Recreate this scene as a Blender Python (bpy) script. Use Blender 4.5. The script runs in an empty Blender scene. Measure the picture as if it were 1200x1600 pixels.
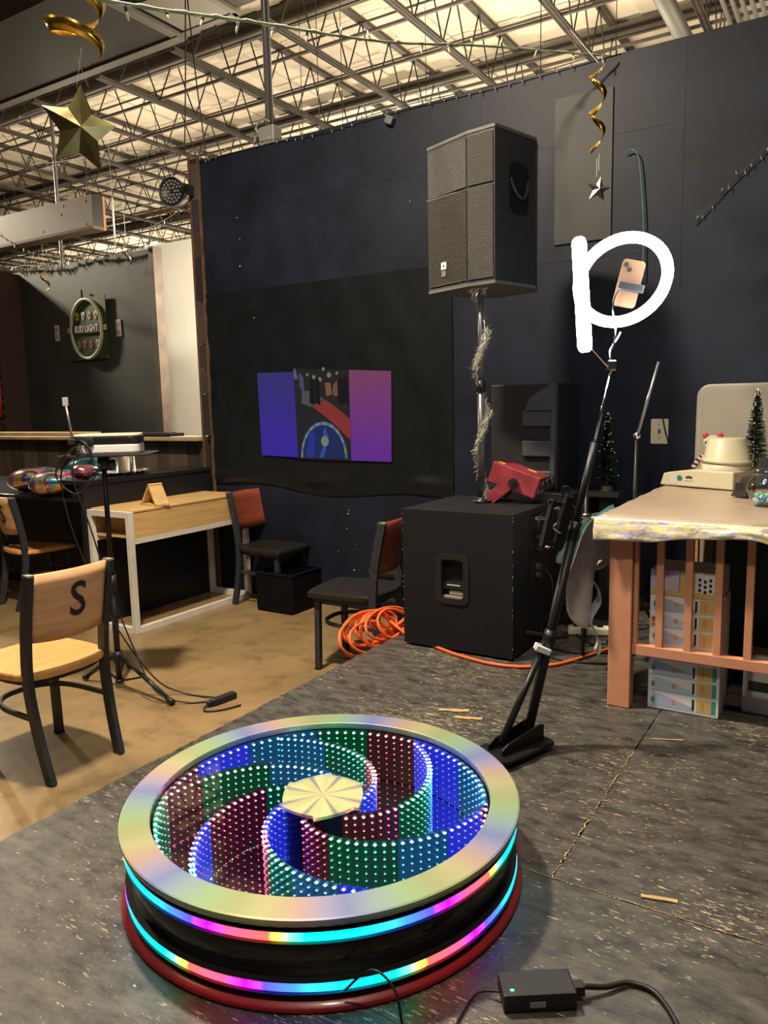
import bpy, bmesh, math, random
from mathutils import Vector, Matrix, noise
random.seed(7)
D = bpy.data
SC = bpy.context.scene
COL = SC.collection
PI = math.pi
rad = math.radians

# ------------------------------------------------------------------ camera, world, exposure
CAM_H = 1.22
pitch, roll = rad(8.0), rad(1.27)
fwd = Vector((0, math.cos(pitch), -math.sin(pitch)))
dn = Vector((0, -math.sin(pitch), -math.cos(pitch)))
rt = Vector((1, 0, 0))
r2 = rt * math.cos(roll) + dn * math.sin(roll)
d2 = -rt * math.sin(roll) + dn * math.cos(roll)
cd = D.cameras.new('camera'); cam = D.objects.new('camera', cd); COL.objects.link(cam)
cd.sensor_fit = 'VERTICAL'; cd.sensor_height = 36; cd.lens = 27.0; cd.clip_start = .05; cd.clip_end = 200
m = Matrix((r2, -d2, -fwd)).transposed().to_4x4(); m.translation = Vector((0, 0, CAM_H)); cam.matrix_world = m
SC.camera = cam
w = D.worlds.new('world'); SC.world = w; w.use_nodes = True
w.node_tree.nodes['Background'].inputs[0].default_value = (1.0, .80, .55, 1)
w.node_tree.nodes['Background'].inputs[1].default_value = .03
SC.view_settings.view_transform = 'Standard'
SC.view_settings.look = 'None'
SC.view_settings.gamma = 1
SC.view_settings.use_curve_mapping = False
SC.view_settings.exposure = 0.0
SC.cycles.use_denoising = True
SC.cycles.max_bounces = 7
SC.cycles.diffuse_bounces = 3
SC.cycles.adaptive_threshold = .035
SC.cycles.sample_clamp_indirect = 6

FLOOR = -0.31            # concrete hall floor; the stage deck is z = 0
RZ = rad(-32)            # building axes: u along the black wall, v into it
U = Vector((math.cos(RZ), math.sin(RZ), 0)); V = Vector((-math.sin(RZ), math.cos(RZ), 0))
K = Vector((-1.42, 6.40, 0))
def W(a, b, z=0.0): return K + U * a + V * b + Vector((0, 0, z))

# ------------------------------------------------------------------ materials
MATS = {}
def mat(name, col, rough=.5, metal=0., var=.0, scale=8., bump=0., emit=None, estr=0., trans=0., alpha=1., coat=0., var2=None, ior=1.45, bscale=None, stretch=None, sheen=0., spec=None):
    if name in MATS: return MATS[name]
    M = D.materials.new(name); M.use_nodes = True; MATS[name] = M
    N, Lk = M.node_tree.nodes, M.node_tree.links
    B = N['Principled BSDF']
    c = tuple(col) + (1,)
    B.inputs['Base Color'].default_value = c
    B.inputs['Roughness'].default_value = rough; B.inputs['Metallic'].default_value = metal
    B.inputs['IOR'].default_value = ior
    if trans: B.inputs['Transmission Weight'].default_value = trans
    if alpha < 1: B.inputs['Alpha'].default_value = alpha
    if coat: B.inputs['Coat Weight'].default_value = coat; B.inputs['Coat Roughness'].default_value = .1
    if spec is not None: B.inputs['Specular IOR Level'].default_value = spec
    if emit: B.inputs['Emission Color'].default_value = tuple(emit) + (1,); B.inputs['Emission Strength'].default_value = estr
    if var or bump:
        tc = N.new('ShaderNodeTexCoord'); mp = N.new('ShaderNodeMapping'); Lk.new(tc.outputs['Object'], mp.inputs[0])
        if stretch: mp.inputs['Scale'].default_value = stretch
        nz = N.new('ShaderNodeTexNoise'); nz.inputs['Scale'].default_value = scale; nz.inputs['Detail'].default_value = 5
        Lk.new(mp.outputs[0], nz.inputs['Vector'])
        if var:
            rp = N.new('ShaderNodeValToRGB'); Lk.new(nz.outputs['Fac'], rp.inputs[0])
            lo = [max(0, x * (1 - var)) for x in col] if var2 is None else col
            hi = [min(1, x * (1 + var)) for x in col] if var2 is None else var2
            rp.color_ramp.elements[0].position = .32; rp.color_ramp.elements[1].position = .68
            rp.color_ramp.elements[0].color = tuple(lo) + (1,); rp.color_ramp.elements[1].color = tuple(hi) + (1,)
            Lk.new(rp.outputs[0], B.inputs['Base Color'])
        if bump:
            n2 = nz
            if bscale:
                n2 = N.new('ShaderNodeTexNoise'); n2.inputs['Scale'].default_value = bscale; n2.inputs['Detail'].default_value = 4
                Lk.new(mp.outputs[0], n2.inputs['Vector'])
            bp = N.new('ShaderNodeBump'); bp.inputs['Strength'].default_value = bump; bp.inputs['Distance'].default_value = .02
            Lk.new(n2.outputs['Fac'], bp.inputs['Height']); Lk.new(bp.outputs[0], B.inputs['Normal'])
    return M
def glow(name, col, s): return mat(name, (0.02, .02, .02), .5, emit=col, estr=s)

# ------------------------------------------------------------------ mesh helpers
class MB:
    def __init__(s): s.v = []; s.f = []; s.mi = []; s.cm = 0
    def add(s, vs, fs):
        o = len(s.v); s.v += [Vector(p) for p in vs]; s.f += [[i + o for i in f] for f in fs]; s.mi += [s.cm] * len(fs); return s
    def box(s, c, d, rz=0., M=None):
        x, y, z = d[0] / 2, d[1] / 2, d[2] / 2
        R = M or Matrix.Rotation(rz, 3, 'Z'); c = Vector(c)
        vs = [c + R @ Vector((i * x, j * y, k * z)) for k in (-1, 1) for j in (-1, 1) for i in (-1, 1)]
        return s.add(vs, [(0, 2, 3, 1), (4, 5, 7, 6), (0, 1, 5, 4), (2, 6, 7, 3), (0, 4, 6, 2), (1, 3, 7, 5)])
    def b2(s, lo, hi): return s.box([(lo[i] + hi[i]) / 2 for i in range(3)], [abs(hi[i] - lo[i]) for i in range(3)])
    def bar(s, p, q, wd, h=None, up=(0, 0, 1)):
        p, q = Vector(p), Vector(q); h = h or wd; t = (q - p).normalized(); upv = Vector(up)
        if abs(t.dot(upv)) > .98: upv = Vector((1, 0, 0))
        sx = t.cross(upv).normalized() * wd / 2; sy = sx.cross(t).normalized() * h / 2
        vs = [e + i * sx + j * sy for e in (p, q) for i, j in ((-1, -1), (1, -1), (1, 1), (-1, 1))]
        return s.add(vs, [(3, 2, 1, 0), (4, 5, 6, 7), (0, 1, 5, 4), (1, 2, 6, 5), (2, 3, 7, 6), (3, 0, 4, 7)])
    def tube(s, pts, r, n=8, closed=False, sx=1., up=(0, 0, 1)):
        pts = [Vector(p) for p in pts]; L = len(pts); vs = []; rs = r if isinstance(r, (list, tuple)) else [r] * L
        prev = None
        for i, p in enumerate(pts):
            a = pts[i - 1] if (i > 0 or closed) else p; b = pts[(i + 1) % L] if (i < L - 1 or closed) else p
            t = (b - a).normalized()
            if prev is None:
                upv = Vector(up)
                if abs(t.dot(upv)) > .95: upv = Vector((1, 0, 0))
                e1 = t.cross(upv).normalized()
            else: e1 = (prev - t * prev.dot(t)).normalized()
            prev = e1; e2 = t.cross(e1)
            for k in range(n):
                an = 2 * PI * k / n; vs.append(p + (e1 * math.cos(an) * sx + e2 * math.sin(an)) * rs[i])
        fs = []
        for i in range(L if closed else L - 1):
            j = (i + 1) % L
            for k in range(n): fs.append((i * n + k, i * n + (k + 1) % n, j * n + (k + 1) % n, j * n + k))
        if not closed: fs.append(tuple(range(n - 1, -1, -1))); fs.append(tuple((L - 1) * n + k for k in range(n)))
        return s.add(vs, fs)
    def lathe(s, prof, n=32, c=(0, 0, 0), M=None, a0=0., a1=2 * PI):
        c = Vector(c); R = M or Matrix.Identity(3); full = abs(a1 - a0 - 2 * PI) < 1e-6; m = n if full else n + 1; vs = []
        for i in range(m):
            an = a0 + (a1 - a0) * i / n
            for r, z in prof: vs.append(c + R @ Vector((r * math.cos(an), r * math.sin(an), z)))
        k = len(prof); fs = []
        for i in range(n):
            j = (i + 1) % m
            for q in range(k - 1): fs.append((i * k + q, j * k + q, j * k + q + 1, i * k + q + 1))
        return s.add(vs, fs)
    def prism(s, poly, z0, z1, M=None, c=(0, 0, 0)):
        R = M or Matrix.Identity(3); c = Vector(c); n = len(poly)
        vs = [c + R @ Vector((p[0], p[1], z)) for z in (z0, z1) for p in poly]
        return s.add(vs, [tuple(range(n - 1, -1, -1)), tuple(range(n, 2 * n))] + [(i, (i + 1) % n, n + (i + 1) % n, n + i) for i in range(n)])
    def grid(s, fn, nu, nv, thick=0.):
        vs = [fn(i / nu, j / nv) for j in range(nv + 1) for i in range(nu + 1)]
        return s.add(vs, [(j * (nu + 1) + i, j * (nu + 1) + i + 1, (j + 1) * (nu + 1) + i + 1, (j + 1) * (nu + 1) + i) for j in range(nv) for i in range(nu)])
    def ball(s, c, r, n=8, m=6, sc=(1, 1, 1)):
        c = Vector(c); vs = [c + Vector((0, 0, -r * sc[2]))]
        for j in range(1, m):
            t = -PI / 2 + PI * j / m
            for i in range(n): vs.append(c + Vector((r * sc[0] * math.cos(t) * math.cos(2 * PI * i / n), r * sc[1] * math.cos(t) * math.sin(2 * PI * i / n), r * sc[2] * math.sin(t))))
        vs.append(c + Vector((0, 0, r * sc[2]))); fs = []
        for i in range(n): fs.append((0, 1 + (i + 1) % n, 1 + i))
        for j in range(m - 2):
            for i in range(n): fs.append((1 + j * n + i, 1 + j * n + (i + 1) % n, 1 + (j + 1) * n + (i + 1) % n, 1 + (j + 1) * n + i))
        e = len(vs) - 1
        for i in range(n): fs.append((e, 1 + (m - 2) * n + i, 1 + (m - 2) * n + (i + 1) % n))
        return s.add(vs, fs)
    def octa(s, c, r):
        c = Vector(c); vs = [c + Vector(p) * r for p in ((1, 0, 0), (-1, 0, 0), (0, 1, 0), (0, -1, 0), (0, 0, 1), (0, 0, -1))]
        return s.add(vs, [(0, 2, 4), (2, 1, 4), (1, 3, 4), (3, 0, 4), (2, 0, 5), (1, 2, 5), (3, 1, 5), (0, 3, 5)])
    def build(s, name, mt, parent=None, smooth=False, bevel=0., seg=2, solid=0., weld=False):
        me = D.meshes.new(name); me.from_pydata([tuple(p) for p in s.v], [], s.f)
        ms = mt if isinstance(mt, (list, tuple)) else [mt]
        for x in ms: me.materials.append(x)
        if len(ms) > 1: me.polygons.foreach_set('material_index', s.mi)
        if smooth: me.polygons.foreach_set('use_smooth', [True] * len(me.polygons))
        o = D.objects.new(name, me); COL.objects.link(o)
        if parent: o.parent = parent
        if solid:
            md = o.modifiers.new('solid', 'SOLIDIFY'); md.thickness = solid; md.offset = 0
        if bevel:
            md = o.modifiers.new('bevel', 'BEVEL'); md.width = bevel; md.segments = seg; md.limit_method = 'ANGLE'; md.angle_limit = rad(40)
        return o
def tag(o, label, cat, group=None, kind=None):
    o['label'] = label; o['category'] = cat
    if group: o['group'] = group
    if kind: o['kind'] = kind
    return o
def thing(name, label, cat, loc=(0, 0, 0), rz=0., group=None):
    o = D.objects.new(name, None); COL.objects.link(o); o.location = loc; o.rotation_euler = (0, 0, rz); o.empty_display_size = .05
    return tag(o, label, cat, group)
def room(name, label, cat, a, b, z, rz=0., group=None): return thing(name, label, cat, W(a, b, z), RZ + rz, group)
def struct(o, label=None):
    o['kind'] = 'structure'
    if label: o['label'] = label
    return o
def copy_part(o, parent, loc=None, name=None):
    c = o.copy(); COL.objects.link(c); c.parent = parent
    if loc is not None: c.location = loc
    if name: c.name = name
    return c
def put(o, loc, rz=0.):
    o.location = loc; o.rotation_euler = (0, 0, rz); return o
def text(s, name, size, mt, parent, M, extrude=.001, sx=1., bold=0.):
    cu = D.curves.new(name, 'FONT'); cu.body = s; cu.size = size; cu.extrude = extrude; cu.align_x = 'CENTER'; cu.align_y = 'CENTER'; cu.offset = bold
    cu.resolution_u = 3
    t = D.objects.new(name + '_src', cu); COL.objects.link(t)
    dg = bpy.context.evaluated_depsgraph_get(); me = D.meshes.new_from_object(t.evaluated_get(dg)); D.objects.remove(t)
    me.transform(M @ Matrix.Diagonal((sx, 1, 1, 1))); me.materials.clear(); me.materials.append(mt)
    o = D.objects.new(name, me); COL.objects.link(o); o.parent = parent
    return o
def frame_m(loc, x, y):      # matrix whose text plane has right = x and up = y
    x = Vector(x).normalized(); y = Vector(y); y = (y - x * y.dot(x)).normalized(); z = x.cross(y)
    M = Matrix((x, y, z)).transposed().to_4x4(); M.translation = Vector(loc); return M
def catmull(P, n=8, closed=False):
    P = [Vector(p) for p in P]; out = []; L = len(P)
    for i in range(L if closed else L - 1):
        p0 = P[(i - 1) % L] if (closed or i > 0) else P[i]; p1 = P[i]; p2 = P[(i + 1) % L]; p3 = P[(i + 2) % L] if (closed or i < L - 2) else p2
        for k in range(n):
            t = k / n; out.append(.5 * ((2 * p1) + (p2 - p0) * t + (2 * p0 - 5 * p1 + 4 * p2 - p3) * t * t + (3 * p1 - p0 - 3 * p2 + p3) * t ** 3))
    if not closed: out.append(P[-1])
    return out
def rrect(w, h, r, n=5):
    out = []
    for cx, cy, a in ((w / 2 - r, h / 2 - r, 0), (-w / 2 + r, h / 2 - r, 90), (-w / 2 + r, -h / 2 + r, 180), (w / 2 - r, -h / 2 + r, 270)):
        for k in range(n + 1):
            t = rad(a + 90 * k / n); out.append((cx + r * math.cos(t), cy + r * math.sin(t)))
    return out
RX90 = Matrix.Rotation(PI / 2, 3, 'X')      # local xy polygon -> xz plane (z of the prism goes to -y)

# ------------------------------------------------------------------ shared materials
BLACKMETAL = mat('black_metal', (.012, .012, .014), .38, .3)
BLACKPLASTIC = mat('black_plastic', (.012, .012, .013), .45)
CHARCOAL = mat('charcoal_paint', (.03, .033, .04), .5, .2, var=.25, scale=30)
WHITEPAINT = mat('white_paint', (.62, .58, .52), .5, var=.1, scale=20)
CHROME = mat('chrome', (.75, .75, .75), .12, 1.)
RUBBER = mat('black_cable', (.01, .01, .011), .45)
GOLD = mat('gold_foil', (.62, .40, .07), .22, 1., var=.35, scale=9, bump=.35)
STEEL = mat('roof_steel', (.06, .05, .041), .6, .1, var=.25, scale=6)
DARKSTEEL = mat('dark_roof_steel', (.032, .027, .023), .6, .25, var=.3, scale=6)
BULBG = mat('string_bulb', (.75, .78, .45), .25, trans=.2)
BULBD = mat('string_bulb_socket', (.03, .06, .04), .5)

# ================================================================== LAMPS (hall high bays and added fill lamps, out of view)
def bay_or_fill(a, b, z, power, up=0., label='', size=(1.2, .35), col=(1., .86, .64), tilt=0., spread=180.):
    t = room('bay_or_fill_lamp', label, 'lamp', a, b, z)
    MB().b2((-size[0] / 2, -size[1] / 2, .0), (size[0] / 2, size[1] / 2, .07)).build('housing', WHITEPAINT, t, bevel=.01)
    for x in (-.45, .45): MB().tube([(x * size[0], 0, .07), (x * size[0], 0, 5.7 - z)], .004, 5).build('hanger', DARKSTEEL, t)
    for s, pw in ((-1, power), (1, up)):
        if pw <= 0: continue
        ld = D.lights.new('bay_or_fill_light', 'AREA'); ld.shape = 'RECTANGLE'; ld.size = size[0]; ld.size_y = size[1]; ld.energy = pw; ld.color = col; ld.spread = rad(spread) if s < 0 else PI
        lo = D.objects.new('lamp_light', ld); COL.objects.link(lo); lo.parent = t; lo.location = (0, 0, -.02 if s < 0 else .09)
        if s > 0: lo.rotation_euler = (PI, 0, 0)
        elif tilt: lo.rotation_euler = (0, rad(tilt), 0); lo.location = (-(size[0] * .5 + .03) * (1 if tilt > 0 else -1), 0, -.1)
    return t
bay_or_fill(2.05, -2.75, 4.3, 370, 12, 'small white high bay lamp hung above the stage edge', (.30, .22))
bay_or_fill(.4, -5.0, 4.3, 12, 10, 'white linear high bay lamp hung above the concrete floor')
bay_or_fill(4.4, -4.4, 4.3, 75, 4, 'small white high bay lamp hung above the front of the stage', (.30, .22))
bay_or_fill(1.2, 1.5, 3.2, 8, 150, 'added unseen roof fill lamp close behind the black wall', (2.4, .3))  # added fill, hidden by the wall, to brighten the near roof deck
bay_or_fill(1.2, 3.6, 3.1, 40, 160, 'added unseen roof fill lamp behind the black wall', (2.4, .6))  # added fill for the roof deck over the wall top
bay_or_fill(5.0, 3.6, 3.1, 30, 110, 'added unseen roof fill lamp behind the far end of the black wall', (2.4, .6))  # added fill for the deck at upper right
bay_or_fill(-2.2, 7.5, 3.2, 60, 260, 'added unseen roof fill lamp beyond the white wall', (2.4, .6))  # added fill, out of sight, for the farther roof
bay_or_fill(-5.6, 3.8, 2.9, 30, 100, 'added unseen roof fill lamp just behind the grey bar wall', (2.4, .6))  # added fill for the left of the deck, hidden by the bar wall
bay_or_fill(-7.0, 9.5, 2.9, 60, 230, 'added unseen roof fill lamp in the hall beyond the bar wall', (2.4, .6))  # added fill for the far left roof
bay_or_fill(-13., 11., 2.9, 60, 330, 'added unseen roof fill lamp farthest down the hall', (2.4, .6))  # added fill for the most distant roof
bay_or_fill(-8.6, .9, 4.85, 95, 0, 'added unseen lamp lighting the upper bar wall past the shade slab', (.4, .3), tilt=-62, spread=62.)  # added lamp, aimed past the slab to light the upper bar wall
bay_or_fill(-.6, 2.55, 2.75, 200, 0, 'added unseen lamp brightening the white wall behind the wooden post', (.6, .3), tilt=72)  # added lamp, hidden from view, to brighten the white wall

# ================================================================== SETTING
def osb():
    M = D.materials.new('black_painted_osb'); M.use_nodes = True; N, L = M.node_tree.nodes, M.node_tree.links; B = N['Principled BSDF']
    tc = N.new('ShaderNodeTexCoord')
    def chips(ang, sc, thr, st):
        mp = N.new('ShaderNodeMapping'); mp.inputs['Rotation'].default_value = (0, 0, ang); mp.inputs['Scale'].default_value = (1, st, 1); L.new(tc.outputs['Object'], mp.inputs[0])
        no = N.new('ShaderNodeTexNoise'); no.inputs['Scale'].default_value = sc; no.inputs['Detail'].default_value = 3; no.inputs['Roughness'].default_value = .6; L.new(mp.outputs[0], no.inputs['Vector'])
        n2 = N.new('ShaderNodeTexNoise'); n2.inputs['Scale'].default_value = 1.7; n2.inputs['Detail'].default_value = 3; L.new(tc.outputs['Object'], n2.inputs['Vector'])
        g = N.new('ShaderNodeMath'); g.operation = 'MULTIPLY_ADD'; g.inputs[1].default_value = .28; L.new(n2.outputs['Fac'], g.inputs[0]); L.new(no.outputs['Fac'], g.inputs[2])
        mr = N.new('ShaderNodeMapRange'); mr.inputs['From Min'].default_value = thr; mr.inputs['From Max'].default_value = thr + .035; L.new(g.outputs[0], mr.inputs[0]); return mr
    a = chips(.25, 20, .785, 5); b = chips(-.35, 30, .80, 4.5); c = chips(.9, 34, .81, 4)
    mx = N.new('ShaderNodeMath'); mx.operation = 'MAXIMUM'; L.new(a.outputs[0], mx.inputs[0]); L.new(b.outputs[0], mx.inputs[1])
    mx2 = N.new('ShaderNodeMath'); mx2.operation = 'MAXIMUM'; L.new(mx.outputs[0], mx2.inputs[0]); L.new(c.outputs[0], mx2.inputs[1])
    nz = N.new('ShaderNodeTexNoise'); nz.inputs['Scale'].default_value = 9; nz.inputs['Detail'].default_value = 8; nz.inputs['Roughness'].default_value = .75
    mp = N.new('ShaderNodeMapping'); mp.inputs['Scale'].default_value = (1, 2.2, 1); L.new(tc.outputs['Object'], mp.inputs[0]); L.new(mp.outputs[0], nz.inputs['Vector'])
    rp = N.new('ShaderNodeValToRGB'); L.new(nz.outputs['Fac'], rp.inputs[0])
    rp.color_ramp.elements[0].position = .36; rp.color_ramp.elements[0].color = (.017, .017, .017, 1); rp.color_ramp.elements[1].position = .66; rp.color_ramp.elements[1].color = (.10, .093, .08, 1)
    mix = N.new('ShaderNodeMix'); mix.data_type = 'RGBA'; mix.inputs['B'].default_value = (.42, .34, .22, 1)
    L.new(mx2.outputs[0], mix.inputs['Factor']); L.new(rp.outputs[0], mix.inputs['A']); L.new(mix.outputs['Result'], B.inputs['Base Color'])
    rr = N.new('ShaderNodeMapRange'); L.new(nz.outputs['Fac'], rr.inputs[0]); rr.inputs['To Min'].default_value = .28; rr.inputs['To Max'].default_value = .55; L.new(rr.outputs[0], B.inputs['Roughness'])
    bp = N.new('ShaderNodeBump'); bp.inputs['Strength'].default_value = .35; bp.inputs['Distance'].default_value = .006; L.new(nz.outputs['Fac'], bp.inputs['Height']); L.new(bp.outputs[0], B.inputs['Normal'])
    return M
OSB = osb()
def concrete():
    M = mat('stained_concrete', (.235, .160, .078), .30, var=.22, scale=1.6, bump=.06, bscale=20)
    N, L = M.node_tree.nodes, M.node_tree.links; B = N['Principled BSDF']
    tc = N.new('ShaderNodeTexCoord'); n = N.new('ShaderNodeTexNoise'); n.inputs['Scale'].default_value = 5; n.inputs['Detail'].default_value = 9; n.inputs['Roughness'].default_value = .75
    L.new(tc.outputs['Object'], n.inputs['Vector']); rp = N.new('ShaderNodeValToRGB'); L.new(n.outputs['Fac'], rp.inputs[0])
    rp.color_ramp.elements[0].position = .28; rp.color_ramp.elements[0].color = (.35, .33, .3, 1); rp.color_ramp.elements[1].position = .5; rp.color_ramp.elements[1].color = (1, 1, 1, 1)
    mx = N.new('ShaderNodeMix'); mx.data_type = 'RGBA'; mx.blend_type = 'MULTIPLY'; mx.inputs['Factor'].default_value = .8
    old = B.inputs['Base Color'].links[0].from_socket; L.new(old, mx.inputs['A']); L.new(rp.outputs[0], mx.inputs['B']); L.new(mx.outputs['Result'], B.inputs['Base Color'])
    return M
fl = put(MB().b2((-14, -12, -.1), (12, 14, 0)).build('floor', concrete()), W(0, 0, FLOOR), RZ); struct(fl, 'tan stained concrete floor with dark blotches')

# stage deck: separate black sheets with ragged seams
stage = D.objects.new('floor_stage', None); COL.objects.link(stage); stage.location = W(0, 0, 0); stage.rotation_euler = (0, 0, RZ); struct(stage, 'raised black stage deck of worn painted chipboard sheets')
MB().b2((2.57, -9, FLOOR), (9, -.02, -.02)).build('deck_frame', mat('stage_riser', (.02, .02, .02), .7), stage)
def sheet(a0, a1, b0, b1):
    pts = []
    def side(p, q, n, amp):
        for i in range(n):
            t = i / n; x = p[0] + (q[0] - p[0]) * t; y = p[1] + (q[1] - p[1]) * t; r = random.uniform(-amp, amp) * (1 if i else 0)
            pts.append((x + (r if p[0] == q[0] else 0), y + (r if p[1] == q[1] else 0)))
    g = .0018
    a0 += g; b0 += g; a1 -= g; b1 -= g
    edge = a0 < 2.6
    side((a0, b0), (a1, b0), 24, .0016); side((a1, b0), (a1, b1), 40, .0016); side((a1, b1), (a0, b1), 24, .0016); side((a0, b1), (a0, b0), 60, .005 if edge else .0016)
    MB().prism(pts, -.02, random.uniform(-.0015, .0)).build('sheet', OSB, stage)
for b0, b1, aa in ((-1.565, -.02, (2.545, 3.975, 5.4, 6.8)), (-2.905, -1.565, (2.545, 3.975, 5.4, 6.8)), (-4.25, -2.905, (2.545, 4.85, 6.8)), (-5.6, -4.25, (2.545, 4.0, 6.8)), (-7, -5.6, (2.545, 5., 6.8))):
    for a0, a1 in zip(aa, aa[1:]): sheet(a0, a1, b0, b1)
# dry glue / wood ridge along two seams and loose slivers
CHIP = mat('bare_wood_sliver', (.46, .30, .14), .6, var=.25, scale=30)
sm = MB()
for i in range(46):
    t = i / 46; b = -2.90 + t * .85; sm.box((3.975 + random.uniform(-.003, .003), b, .001), (random.uniform(.001, .0035), random.uniform(.006, .024), .0015), random.uniform(-.4, .4))
for i in range(70):
    a = 3.86 + i * .012; sm.box((a, -2.905 + random.uniform(-.003, .003), .001), (random.uniform(.004, .014), random.uniform(.0008, .0025), .0015), random.uniform(-.3, .3))
o = sm.build('seam_filler', CHIP, stage); o['kind'] = 'stuff'
def sliver(x, y, lx, ly, ang):
    n = 7; P = [(lx * (i / (n - 1) - .5), ly / 2 * random.uniform(.5, 1)) for i in range(n)]; P += [(lx * (.5 - i / (n - 1)), -ly / 2 * random.uniform(.5, 1)) for i in range(n)]
    return put(MB().prism(P[::-1], 0, .003).build('wood_sliver', CHIP), (x, y, .0005), ang)
tag(sliver(.655, 1.735, .085, .019, -.28), 'widest tan wood sliver lying on the stage near the power adapter', 'wood scrap')
tag(sliver(.262, 2.93, .12, .03, -.16), 'broad tan wood sliver on the stage behind the round platform', 'wood scrap')
tag(sliver(.31, 2.85, .11, .026, -.2), 'dull brown wood sliver lying beside the broad tan one', 'wood scrap')
tag(sliver(1.0, 2.62, .11, .008, -.16), 'thin pale wood splinter on the stage near the pink post', 'wood scrap')

# walls
BLACKWALL = mat('black_wall_paint', (.008, .011, .022), .5, spec=.3, var=.35, scale=3, bump=.04, bscale=14)
wb = put(MB().b2((0.02, 0, 0), (7, .14, 3.15 - FLOOR)).build('wall_back', BLACKWALL), W(0, 0, FLOOR), RZ); struct(wb, 'black painted partition wall behind the stage')
sx_ = mat('wall_seam', (.012, .013, .017), .5)
for i, (a, z0, z1) in enumerate(((1.22, .6, 3.14), (2.44, .3, 3.14), (3.66, .3, 3.14))):
    MB().b2((a - .012, -.002, z0 - FLOOR), (a + .012, .0, z1 - FLOOR)).build('seam_strip', BLACKWALL, wb)
for z in (2.05, 2.72): MB().b2((.05, -.0015, z - FLOOR), (3.6, .0, z - FLOOR + .008)).build('seam_strip', BLACKWALL, wb)
rp_ = MB().b2((2.94, -.012, 2.15 - FLOOR), (3.28, 0, 2.98 - FLOOR)).build('patch_board', mat('grey_board', (.024, .025, .027), .55, var=.2, scale=5), wb)
# half wall: brown boards under a pale ledge, open above; continues the line of the black wall to the left
hw = put(MB().b2((-6.2, .02, 0), (-.06, .12, .95 - FLOOR)).build('wall_left', mat('half_wall_core', (.03, .022, .018), .7)), W(0, 0, FLOOR), RZ); struct(hw, 'brown boarded half wall below the pale ledge')
bb = [(.035, .03, .022), (.085, .058, .042), (.06, .045, .036), (.11, .08, .055), (.05, .038, .032), (.095, .065, .045), (.07, .05, .04)]
BM = [mat('aged_board_%d' % i, c, .6, var=.3, scale=7, stretch=(1, 1, .3), bump=.2) for i, c in enumerate(bb)]
a = -.07
i = 0
while a > -6.1:
    wd = random.choice((.14, .22, .3, .18)); MB().b2((a - wd + .003, -.005 + random.uniform(0, .006), .2), (a, .02, .95 - FLOOR)).build('board', BM[i % 7], hw); a -= wd; i += 1
LEDGE = mat('pale_ledge_wood', (.42, .30, .16), .5, var=.2, scale=4, stretch=(1, 6, 1))
lg = put(MB().b2((-6.2, -.10, 0), (-.07, .32, .03)).build('trim_1', LEDGE, bevel=.004), W(0, 0, .95), RZ); struct(lg, 'pale wooden ledge along the top of the half wall')
# corner post of stacked reclaimed boards
post = D.objects.new('trim_2', None); COL.objects.link(post); post.location = W(0, 0, FLOOR); post.rotation_euler = (0, 0, RZ); struct(post, 'corner post clad with short reclaimed wood boards')
MB().b2((-.05, .02, .965 - FLOOR), (.02, .14, 3.17 - FLOOR)).build('core', mat('post_core', (.03, .02, .017), .7), post)
z = .995; i = 0
PC = [mat('post_board_%d' % k, c, .6, var=.25, scale=9, stretch=(1, 1, .3), bump=.15) for k, c in enumerate([(.04, .026, .021), (.022, .018, .017), (.055, .038, .031), (.026, .023, .036), (.045, .03, .027), (.02, .016, .016), (.065, .05, .043), (.034, .028, .028)])]
while z < 3.15:
    h = random.choice((.2, .28, .34, .24)); MB().b2((-.055, -.022, z - FLOOR), (.025 + random.uniform(-.002, .002), .02, min(z + h, 3.17) - .003 - FLOOR)).build('board', PC[(i * 3 + 1) % 8], post, bevel=.002); z += h; i += 1
for s in (-.065, .035): MB().b2((s - .008, -.03, .0), (s + .008, -.01, 3.18 - FLOOR)).build('edge_strip', mat('post_edge', (.10, .055, .035), .6, var=.3, scale=10), post)
# grey bar wall, white wall, brick pier
gw = put(MB().b2((-6.0, 0, 0), (-2.82, .12, 3.13 - FLOOR)).build('wall_bar', mat('charcoal_green_wall', (.040, .046, .045), .6, var=.2, scale=1.5)), W(0, 2, FLOOR), RZ); struct(gw, 'dark grey bar wall behind the half wall')
o = put(MB().b2((-2.82, -.02, 0), (-2.74, .12, 3.15 - FLOOR)).build('trim_3', mat('brown_trim', (.07, .05, .04), .6, var=.3, scale=6), bevel=.004), W(0, 2, FLOOR), RZ); struct(o, 'brown wooden end trim of the grey bar wall')
ww = put(MB().b2((-4.6, 0, 0), (.4, .12, 3.45 - FLOOR)).build('wall_white', mat('white_wall', (.80, .78, .72), .6, var=.04, scale=2)), W(0, 3.0, FLOOR), RZ); struct(ww, 'white wall seen past the wooden post')
pier = put(MB().b2((-6.62, -.38, 0), (-6.02, .1, 3.1 - FLOOR)).build('wall_pier', mat('mortar', (.05, .03, .027), .8)), W(.58, 2, FLOOR), RZ); struct(pier, 'dark red brick pier beside the bar wall')
BR = [mat('brick_%d' % k, c, .75, var=.3, scale=25, bump=.3) for k, c in enumerate([(.085, .03, .025), (.06, .022, .02), (.11, .04, .03)])]
bm_ = [MB().b2((-.095, -.015, -.03), (.095, .01, .03)).build('brick', x, pier, bevel=.003) for x in BR]
first = {}
zz = .95 - FLOOR; r = 0
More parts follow.
